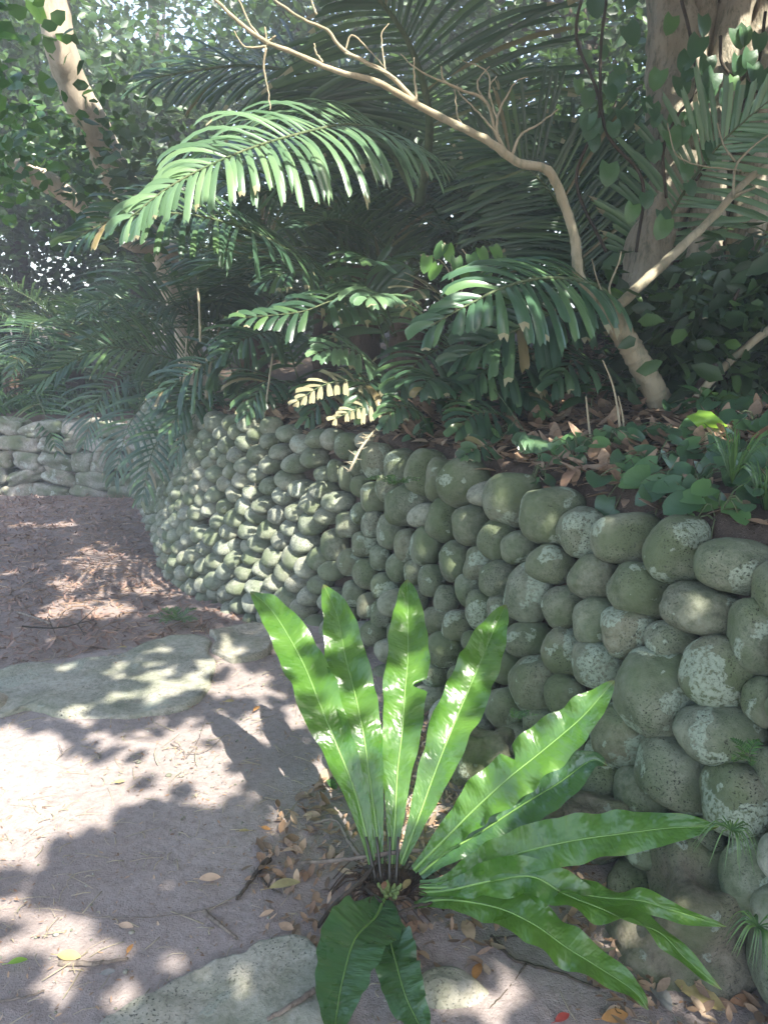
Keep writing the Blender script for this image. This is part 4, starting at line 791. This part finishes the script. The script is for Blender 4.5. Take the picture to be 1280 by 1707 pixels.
# lime green lobed leaf
o = thing('lime_leaf_plant', hit_terrace(1225, 745)[0], 'single bright lime green lobed leaf glowing in the sun on the bank', 'plant'); b = MB()
tt = 3.0; q = [(1143,694),(1160,688),(1163,683),(1185,686),(1198,697),(1207,706),(1213,710),(1200,715),(1180,712),(1168,716),(1160,710),(1152,702)]
tt = hit_terrace(1180, 735)[1]-.1
V = [P(a, c, tt+.05*math.sin(i)) for i, (a, c) in enumerate(q)]+[P(1180, 700, tt-.01)]; b.add(V, [(i, (i+1) % 12, 12) for i in range(12)]); b.build('leaf', M['lime'], o)
b = MB(); b.tube(spline([P(1213, 710, tt), P(1225, 725, tt), P(1232, 745, tt+.05)], 8), .003, 5); b.build('stalk', M['rachis'], o)
# thin dry saplings on the bank edge
o = thing('dry_sapling', hit_terrace(1035, 750)[0], 'thin leafless sapling stems standing in the litter near the wall edge', 'sapling')
for q in ([(1036,752),(1030,690),(1020,640),(1004,600)], [(1040,752),(1038,700),(1030,660)], [(985,740),(980,700),(976,660)]):
    d_ = hit_terrace(1035, 745)[1]; b = MB(); b.tube(spline([P(a, c, d_) for a, c in q], 14), np.linspace(.006, .003, 14), 6); b.build('stem', M['twig_bark'], o)
# grass tufts
def tuft(p, n, h, lab, down=False):
    o = MB()
    for k in range(n):
        a = rnd.uniform(0, 6.28); l = h*rnd.uniform(.6, 1.2); d = np.array([math.cos(a)*.6, math.sin(a)*.6, 0]); e = p+d*l+np.array([0, 0, (-.5 if down else .45)*l]); mid = p+d*l*.5+np.array([0, 0, (.1 if down else .6)*l])
        s = spline([p, mid, e], 8); S = nz(np.cross(e-p, np.array([0, -.5, 1]))); w_ = np.array([.003, .0035, .0035, .003, .003, .002, .0015, .0004])[:, None]*(.38 if down else .7)
        V = np.vstack([s+S*w_, s-S*w_]); o.add(V, [(i, i+1, i+9, i+8) for i in range(7)])
    return o.build('grass_tuft', M['grass'], label=lab, category='grass tuft', group='grass tufts on the wall')
tuft(wall_at(1215, 850)[0]+np.array([.05, .1, .05]), 60, .22, 'arching grass tuft on top of the wall above the outermost boulders')
tuft(hit_terrace(1275, 860)[0], 60, .22, 'grass tuft at the picture edge above the outermost boulders')
tuft(P(1218, 1385, 1.50), 34, .10, 'dry grass tuft wedged between lower boulders', True)
tuft(P(1262, 1545, 1.42), 40, .10, 'green grass tuft low between the base boulders', True)
# small ferns
def small_fern(p, n, L_, lab, cat='small fern'):
    o = thing('small_fern', p, lab, cat)
    for k in range(n):
        a = rnd.uniform(0, 6.28); mb = MB(); d = np.array([math.cos(a), math.sin(a)*.7-.2, .5])
        frond(mb, [p, p+d*L_*.5, p+d*L_-up*L_*.2], L_*.25, 12, L_*.06, .3, jag=False, rr=.0012, seg=3); mb.build('frond', [M['shrub'], M['rachis'], M['shrub']], o)
small_fern(P(1245, 1262, 1.50), 4, .07, 'tiny fern sprouting between two big boulders near the edge')
small_fern(P(858, 1200, 2.05), 3, .06, 'tiny fern on a boulder above the squarish rock')
small_fern(P(655, 810, 3.05), 7, .11, 'small soft fern growing high on the boulder wall')
small_fern(PG(298, 1035, -.14), 9, .16, 'little bright green plant at the foot of the lit wall bend')
small_fern(PG(560, 1320, 0), 3, .07, 'small dark green seedling just left of the upright fern leaves')

# ------------------------------------------------------------------ litter (stuff) and notable leaves, twigs
def litter(name, pts, size, mat, label, asp=.5, lift=.012):
    b = MB()
    for p in pts:
        a = rnd.uniform(0, 6.28); l = size*rnd.uniform(.35, 1.4)
        b.add(*leaf_geo(np.array([p[0], p[1], p[2]+lift*rnd.uniform(.3, 1.6)]), np.array([math.cos(a), math.sin(a), rnd.uniform(-.12, .3)]), np.array([rnd.uniform(-.4, .4), rnd.uniform(-.4, .4), 1]), l, l*asp*rnd.uniform(.6, 1.1), 'oval', rnd.uniform(-.6, .7), 4))
    return b.build(name, M[mat], kind='stuff', label=label, category='leaf litter')
def sample(n, box, cond):
    out = []; 
    X = rng.uniform(box[0], box[1], n); Y = rng.uniform(box[2], box[3], n); Z, zn = height(X, Y)
    return [(x, y, z) for x, y, z, k in zip(X, Y, Z, zn) if cond(x, y, z, k)]
litter('terrace_litter', sample(17000, (-1.6, 2.8, 1.2, 6), lambda x, y, z, k: k == 1 and z > .80), .085, 'litter', 'dry brown leaves covering the bank above the wall', lift=.02)
litter('path_litter', sample(13000, (-4, -.4, 3.1, 7.8), lambda x, y, z, k: k == 0 and z < -.12), .042, 'litter_path', 'reddish brown leaves scattered over the lower path', .35)
litter('fern_litter', sample(3600, (-.5, 1.2, 1.1, 2.6), lambda x, y, z, k: k == 0 and (x > .55*(2.4-y)-.1 or (x-.05)**2+(y-1.8)**2 < .18)), .036, 'litter', 'brown leaves gathered between the fern and the wall foot')
litter('path_crumbs', sample(6000, (-2.2, .9, .9, 3.3), lambda x, y, z, k: k == 0), .012, 'litter', 'crumbs of dry leaf on the near path', .4, .004)
litter('seed_husks', sample(1500, (-.02, .6, 1.75, 2.5), lambda x, y, z, k: k == 0), .022, 'tan_leaf', 'pale seed husks piled at the wall foot behind the fern')
b = MB(); v0, f0 = ICO[2]
for (x, y, z) in sample(1500, (-2.2, 1.0, .9, 3.4), lambda x, y, z, k: k == 0):
    r_ = rnd.uniform(.0015, .004)*(2.2 if rnd.random() < .06 else 1); b.add(v0*np.array([r_*rnd.uniform(.8, 1.4), r_, r_*.7])+np.array([x, y, z+r_*.3]), f0)
b.build('path_grit', M['drywall'], kind='stuff', label='fine grit and tiny pebbles on the packed soil', category='grit')
b = MB()
for (x, y, z) in sample(2200, (-2.2, 1.1, .9, 3.4), lambda x, y, z, k: k == 0):
    a = rnd.uniform(0, 6.28); l = rnd.uniform(.015, .07)*(.7 if rnd.random() < .7 else 1.6); c1, s1 = math.cos(a), math.sin(a)
    b.tube(spline([(x, y, z+.004), (x+c1*l*.5+rnd.uniform(-.01, .01), y+s1*l*.5, z+.008), (x+c1*l, y+s1*l, z+.004)], 4), rnd.choice([.0006, .0009, .0014]), 4)
b.build('ground_twiglets', M['twig_bark'], kind='stuff', label='fine dry twiglets and needles strewn on the path', category='twigs')
b = MB()
for (x, y, z) in sample(2600, (-4, -.6, 3.3, 7.6), lambda x, y, z, k: k == 0 and z < -.1):
    a = rnd.uniform(0, 6.28); l = rnd.uniform(.04, .16); c1, s1 = math.cos(a), math.sin(a)
    b.tube(spline([(x, y, z+.004), (x+c1*l*.5+rnd.uniform(-.02, .02), y+s1*l*.5, z+.015), (x+c1*l, y+s1*l, z+.006)], 4), rnd.choice([.0012, .0018, .0026]), 4)
b.build('needle_litter', M['litter'], kind='stuff', label='fine dry stalks lying on the lower path', category='twigs')
def fallen(px, py, L_px, ang, mat, label, asp=.45, z=.012, curl=.15):
    p0 = PG(px, py, z); t = proj(p0)[2]; l = L_px*.85/F*t; a = R(ang); d = np.array([math.cos(a), math.sin(a), .08]); b = MB()
    b.add(*leaf_geo(p0-d*l/2, d, np.array([rnd.uniform(-.2, .2), rnd.uniform(-.4, .1), 1]), l, l*asp, 'oval', curl, 8))
    p1 = p0-d*l/2; b.tube(spline([p1, p1-d*l*.3+np.array([0, 0, .003])], 4), .0009, 4)
    return b.build('fallen_leaf', M[mat], label=label, category='leaf', group='single fallen leaves')
FL = [(795,1617,44,70,'orange_leaf','orange and yellow leaf lying on bare soil between the lower fern leaves'),(1025,1693,56,10,'orange_leaf','bright orange leaf at the bottom below the long fern leaf tip'),(937,1695,36,30,'red_leaf','small red crumpled leaf at the bottom edge'),(1100,1655,75,100,'grey_leaf','grey spotted oval leaf standing on edge near the bottom'),(1085,1602,70,-15,'grey_leaf','grey long leaf under the twisted fern leaf'),(1165,1655,95,-40,'yellow_leaf','large mottled yellow leaf by the angular rock'),(1240,1668,55,0,'brown_leaf','smooth brown leaf lying at the foot of the angular rock'),(1035,1580,46,60,'tan_leaf','curled tan leaf between two drooping fern leaves'),(990,1575,40,10,'tan_leaf','pale tan leaf in the litter under the fern'),
(475,1472,60,20,'yellow_leaf','pale yellow twisted leaf left of the fern crown'),(443,1380,20,-20,'orange_leaf','small orange leaf on the soil at the edge of the fern shadow'),(407,1384,20,10,'yellow_leaf','small yellow leaf next to the lit soil mound'),(443,1446,16,0,'orange_leaf','tiny orange leaf near the yellow twisted leaf'),(515,1362,22,80,'tan_leaf','oval tan leaf left of the upright fern leaves'),(484,1415,30,20,'tan_leaf','curled tan leaf near the broken twig'),(30,1601,34,20,'lime','fresh yellow-green leaf at the picture edge'),(115,1592,46,-5,'yellow_leaf','yellowish leaf beside the buried root'),(210,1542,30,-10,'tan_leaf','pale tan leaf alone on shaded soil'),(217,1580,24,85,'orange_leaf','narrow orange leaf standing above the slab'),(383,1168,18,10,'yellow_leaf','yellow leaf just below the short pale slab'),(428,1180,22,70,'orange_leaf','curled orange leaf by the tip of the fern shadow'),(205,1078,16,5,'yellow_leaf','small yellow leaf lying on the long slab edge'),(350,1462,40,8,'tan_leaf','slender whitish leaf sliver on shaded soil'),(200,1302,20,20,'yellow_leaf','pale yellow leaf on the brightest soil'),(545,1290,60,75,'tan_leaf','lit curled tan leaf standing beside the upright fern leaves'),(640,1475,26,80,'brown_leaf','brown papery leaf scale caught in the fern crown'),(678,1472,30,60,'yellow_leaf','ochre dry leaf lodged in the fern crown'),(780,1548,60,100,'tan_leaf','crumpled greyish leaf leaning under the long fern leaf'),(770,1480,40,-20,'brown_leaf','brown leaf behind the fern crown'),(180,1620,28,15,'grey_leaf','dull grey leaf by the buried root')]
for f in FL: fallen(*f, z=.05 if f[1] in (1475, 1472) else .014)
def stick(pts, r0, r1, label, mat='stick', extra=(), cat='stick'):
    b = MB()
    for q, a, c in [(pts, r0, r1)]+list(extra):
        s = spline([PG(x, y, z) for x, y, z in q], 6*len(q)); s = s+np.array([[noise.noise(Vector((i*.6, k*5.1, q[0][0])))*.004 for k in range(3)] for i in range(len(s))]); b.tube(s, np.linspace(a, c, len(s)), 7)
    return b.build('fallen_stick', M[mat], label=label, category=cat, group='sticks on the ground')
stick([(498,1438,.03),(545,1436,.05),(600,1430,.08),(680,1418,.10),(760,1415,.09),(805,1412,.06)], .005, .007, 'grey gnarled branch lying across the fern crown', extra=[([(520,1372,.03),(560,1368,.04),(580,1400,.05),(605,1435,.07)], .004, .006), ([(805,1412,.06),(790,1395,.08),(783,1375,.1)], .004, .003)])
stick([(530,1545,.01),(560,1505,.02),(600,1470,.06),(640,1420,.09)], .006, .006, 'long dark stick slanting down from the fern crown', 'dark_bark', [([(640,1540,.02),(680,1515,.05),(740,1500,.05)], .004, .004), ([(610,1480,.05),(650,1520,.04),(700,1585,.01)], .004, .003)])
stick([(818,1560,.01),(850,1595,.015),(880,1607,.015),(940,1625,.012),(1000,1650,.01)], .004, .003, 'thin dark forked twig on the lit soil under the fern', 'dark_bark', [([(876,1607,.015),(850,1645,.01),(815,1682,.008)], .003, .0015), ([(826,1563,.01),(860,1560,.012),(890,1548,.01)], .0025, .001)])
stick([(30,1020,-.14),(60,1030,-.13),(85,1040,-.13)], .008, .006, 'pale straight stick lying on the lower path')
stick([(38,1044,-.14),(90,1047,-.13),(130,1040,-.12),(165,1030,-.13)], .005, .002, 'dark forked twig lying on the lower path near the pale stick', 'dark_bark', [([(38,1044,-.14),(90,1047,-.13),(130,1040,-.12),(165,1030,-.13)], .005, .002), ([(80,1028,-.13),(92,1055,-.14)], .003, .002), ([(130,1040,-.12),(158,1015,-.1),(163,1000,-.08)], .003, .0015), ([(130,1040,-.12),(142,1060,-.14)], .003, .0015)])
stick([(395,1500,.005),(420,1465,.012),(440,1440,.01),(450,1432,.005)], .004, .009, 'thick weathered root stub on shaded soil', 'dark_bark', extra=[([(432,1455,.01),(445,1475,.012),(470,1490,.01)], .004, .002)])
stick([(100,1605,.0),(160,1606,.008),(215,1598,.005)], .008, .003, 'half-buried root crossing the soil above the near slab')
stick([(340,1520,.0),(365,1540,.012),(395,1565,.005)], .007, .003, 'short root curving above the edge of the near slab')
stick([(445,1700,.04),(480,1680,.045),(525,1650,.045)], .005, .007, 'grey stick resting on the near slab', extra=[])
stick([(95,1268,.005),(105,1255,.02),(122,1245,.02)], .002, .001, 'small forked twig on the brightest soil', extra=[([(105,1255,.02),(98,1238,.025)], .0015, .0008)])
stick([(285,1240,.005),(305,1250,.01),(312,1262,.01)], .002, .001, 'wiry twig beside the tip of the fern shadow', extra=[([(312,1262,.01),(330,1235,.01),(342,1200,.01)], .0016, .0008), ([(312,1255,.01),(345,1250,.012),(375,1225,.01)], .002, .001)])
stick([(0,1670,.0),(40,1662,.01),(75,1652,.008)], .003, .002, 'thin pale twig at the bottom corner')
stick([(380,1505,.006),(300,1525,.01),(180,1530,.006),(120,1520,.004)], .0016, .001, 'long fine runner trailing over shaded soil', extra=[([(424,1445,.01),(440,1500,.012),(455,1520,.006)], .0016, .001)])

# grass patch lit behind the angular wall
pp = [(x, y, z) for x, y, z in sample(3500, (-7, -2.2, 8.3, 11), lambda x, y, z, k: z > .2)]
b = MB()
for (x, y, z) in pp:
    h = rnd.uniform(.05, .16); a = rnd.uniform(0, 6.28); dx, dy = math.cos(a)*.12, math.sin(a)*.12
    b.add([(x-.01, y, z), (x+.01, y, z), (x+dx*.5+.006, y+dy*.5, z+h*.8), (x+dx, y+dy, z+h)], [(0, 1, 2, 3)])
b.build('undergrowth', M['grass'], kind='stuff', label='bright low grass and ferns behind the angular stone wall', category='undergrowth')

# ------------------------------------------------------------------ added tree overhead, out of view: crown gaps cut along sun rays for dapples
holes = []   # (point, radius)
def H(px, py, where, r):
    p = PG(px, py, 0) if where == 'g' else (PG(px, py, -.3) if where == 'l' else (wall_at(px, py)[0] if where == 'w' else P(px, py, where)))
    holes.append((p, r))
for a in [(20,1230,'g',.09),(90,1250,'g',.12),(30,1320,'g',.15),(120,1320,'g',.13),(30,1410,'g',.13),(180,1350,'g',.11),(140,1380,'g',.07),(245,1300,'g',.07),(250,1240,'g',.08),(300,1260,'g',.11),(330,1310,'g',.11),(370,1340,'g',.06),(0,1280,'g',.15),(-40,1380,'g',.2),(180,1290,'g',.06),(240,1180,'g',.04),(300,1150,'g',.09),(350,1120,'g',.1),(400,1075,'g',.1),(400,1130,'g',.09),(270,1095,'g',.08),(230,1130,'g',.08),(180,1110,'g',.04),(130,1150,'g',.04),(200,1165,'g',.05),(160,1180,'g',.04),(60,1130,'g',.04),(90,1165,'g',.035),(60,1540,'g',.10),(110,1600,'g',.13),(20,1520,'g',.08),(10,1600,'g',.06),(140,1505,'g',.05),(215,1460,'g',.03),(290,1465,'g',.05),(355,1450,'g',.03),(300,1550,'g',.06),(360,1565,'g',.04),(250,1620,'g',.03),(290,1660,'g',.04),(400,1640,'g',.025),(380,1690,'g',.03),(455,1355,'g',.04),(465,1390,'g',.05),(443,1505,'g',.025),(530,1300,'g',.04),(850,1540,'g',.07),(800,1530,'g',.05),(860,1620,'g',.09),(900,1660,'g',.07),(930,1600,'g',.05),(760,1680,'g',.07),(990,1560,'g',.05),(400,1200,'g',.05),(440,1150,'g',.07),(480,1200,'g',.05),
          (110,870,'l',.18),(150,850,'l',.14),(175,940,'l',.28),(230,985,'l',.20),(110,985,'l',.15),(90,1040,'l',.12),(170,1040,'l',.15),(280,1010,'l',.12),(30,960,'l',.1),(40,870,'l',.1),(250,930,'l',.15),
          (300,960,'w',.15),(340,960,'w',.17),(390,950,'w',.17),(380,1000,'w',.15),(430,960,'w',.16),(430,900,'w',.14),(480,930,'w',.13),(470,860,'w',.15),(520,900,'w',.12),(520,840,'w',.13),(560,890,'w',.07),(570,810,'w',.06),(540,780,'w',.05),(590,760,'w',.06),(500,790,'w',.05),(610,770,'w',.04),(330,900,'w',.05),(360,870,'w',.05),(455,775,'w',.04),(450,1010,'w',.08),(410,1030,'w',.1),(725,905,'w',.012),(940,1000,'w',.018),(880,1050,'w',.02),(870,850,'w',.02),(930,840,'w',.03),(1208,1200,'w',.02),(1085,1110,'w',.012),
          (165,715,8.0,.16),(185,740,8.0,.10),(50,760,8.0,.14),(110,780,8.0,.1),(215,700,8.0,.12),(140,690,8.,.1),(70,620,9.5,.5),(130,650,9.5,.3),
          (450,1040,2.35,.08),(500,1100,2.2,.08),(530,1180,2.15,.07),(560,1240,2.1,.07),(560,1030,2.35,.08),(590,1150,2.2,.08),(610,1250,2.1,.08),(620,1350,2.05,.07),(680,1010,2.4,.07),(675,1100,2.25,.08),(670,1220,2.15,.1),(660,1320,2.05,.08),(830,1050,2.3,.07),(780,1150,2.15,.09),(735,1250,2.1,.1),(700,1350,2.05,.08),(990,1180,1.88,.08),(900,1250,1.9,.10),(820,1320,1.93,.1),(750,1390,1.95,.08),(870,1420,1.78,.05),(800,1450,1.85,.08),(1000,1395,1.68,.04),(1050,1500,1.72,.07),(960,1490,1.78,.05),(880,1470,1.8,.06),(1050,1650,1.6,.06),(960,1590,1.65,.04),(1150,1610,1.65,.05),(790,1470,1.85,.06),
          (330,300,3.05,.2),(400,290,3.1,.22),(480,260,3.2,.22),(560,250,3.4,.22),(260,350,3.,.12),(400,350,3.05,.15),(480,330,3.15,.12),(610,560,3.4,.08),(500,665,3.42,.12),(600,685,3.45,.12),(625,490,3.3,.06),(540,590,3.5,.07),(890,750,2.97,.10),(1180,700,2.9,.06),(1210,760,2.8,.08),(990,800,2.75,.05),(720,430,3.3,.07),(800,430,3.3,.05),(860,510,2.85,.06),(780,530,2.75,.04),(110,100,5.2,.25),(90,30,5.1,.25),(130,180,5.4,.2),(120,320,5.6,.12),(400,690,4.9,.08),(170,560,4.9,.12),(1060,440,3.4,.1),(1130,410,3.45,.05),(1140,150,3.95,.12),(1110,280,3.95,.12),(1200,150,3.9,.1),(1250,60,3.9,.1),(1215,340,3.9,.1),(960,120,4.3,.1),(620,130,2.9,.15),(480,90,2.85,.12),(760,210,3.0,.1),(300,430,3.4,.1),(200,400,3.,.08)]: H(*a)
HP = np.array([h[0] for h in holes]); HR = np.array([h[1] for h in holes])
def keepf(pp):
    k = np.ones(len(pp), bool); jit = rng.uniform(.85, 1.25, len(pp))
    for p, r in zip(HP, HR):
        q = pp-p; a = q@SUN; d = np.linalg.norm(q-a[:, None]*SUN, axis=1); k &= ~(d < (r*.8+.035)*jit)
    return k | (rng.random(len(pp)) < .012)
n = 58000
canopy_o = thing('unseen_shade_tree', (3.6, -3.2, 0), 'unseen broadleaf tree added overhead, crown gaps shaped to throw the dappled shade', 'tree')
b = MB(); b.tube(spline([(3.6, -3.2, -.1), (3.5, -3.0, 2), (3.1, -2.2, 4.2), (2.6, -1.2, 5.2)], 20), np.linspace(.26, .13, 20), 12)
b.build('trunk', M['dark_bark'], canopy_o)
gx_ = rng.uniform(-4.5, 3.4, n); gy_ = rng.uniform(.2, 9.5, n)
sh = np.array([PG(190, 760, -.3)[:2], PG(250, 900, -.3)[:2], PG(330, 760, .3)[:2], PG(390, 1440, 0)[:2]]); k_ = rng.integers(0, 4, 5000); gx_[:5000] = sh[k_, 0]+rng.normal(size=5000)*np.where(k_ == 3, .3, .5); gy_[:5000] = sh[k_, 1]+rng.normal(size=5000)*np.where(k_ == 3, .25, .6)  # extra crown leaves clustered to deepen shade on chosen spots
hh = np.maximum(rng.uniform(2.7, 4.4, n), 1.75+.40*gy_+rng.uniform(0, .8, n))
pp = np.c_[gx_, gy_, np.zeros(n)]+SUN*(hh/SUN[2])[:, None]
zen = (pp-np.array([.15, 2.1, .3])); zd = np.hypot(zen[:, 0], zen[:, 1]-zen[:, 2]*.12); pp = pp[zd > .14*zen[:, 2]]  # cone left open so the fern leaves reflect the sky
pp = pp[keepf(pp)]
leaves_obj('crown', pp, .13, M['shade'], canopy_o, .75, flat=1.6)

# ------------------------------------------------------------------ haze
if HAZE:
    mb = MB(); x0, x1, y0, y1, z0, z1 = -52, 52, -50, 58, -2.2, 12
    mb.add([(x0,y0,z0),(x1,y0,z0),(x1,y1,z0),(x0,y1,z0),(x0,y0,z1),(x1,y0,z1),(x1,y1,z1),(x0,y1,z1)], [(0,3,2,1),(4,5,6,7),(0,1,5,4),(1,2,6,5),(2,3,7,6),(3,0,4,7)])
    m, t, N, L = newmat('haze'); v = N('VolumePrincipled', i_Density=HAZE); v.inputs['Color'].default_value = (.93, .97, 1, 1); v.inputs['Anisotropy'].default_value = .0
    ou = N('OutputMaterial'); L(v.outputs[0], ou.inputs['Volume'])
    mb.build('haze', m, smooth=False, kind='stuff', label='thin pale haze filling the shaded garden', category='haze')
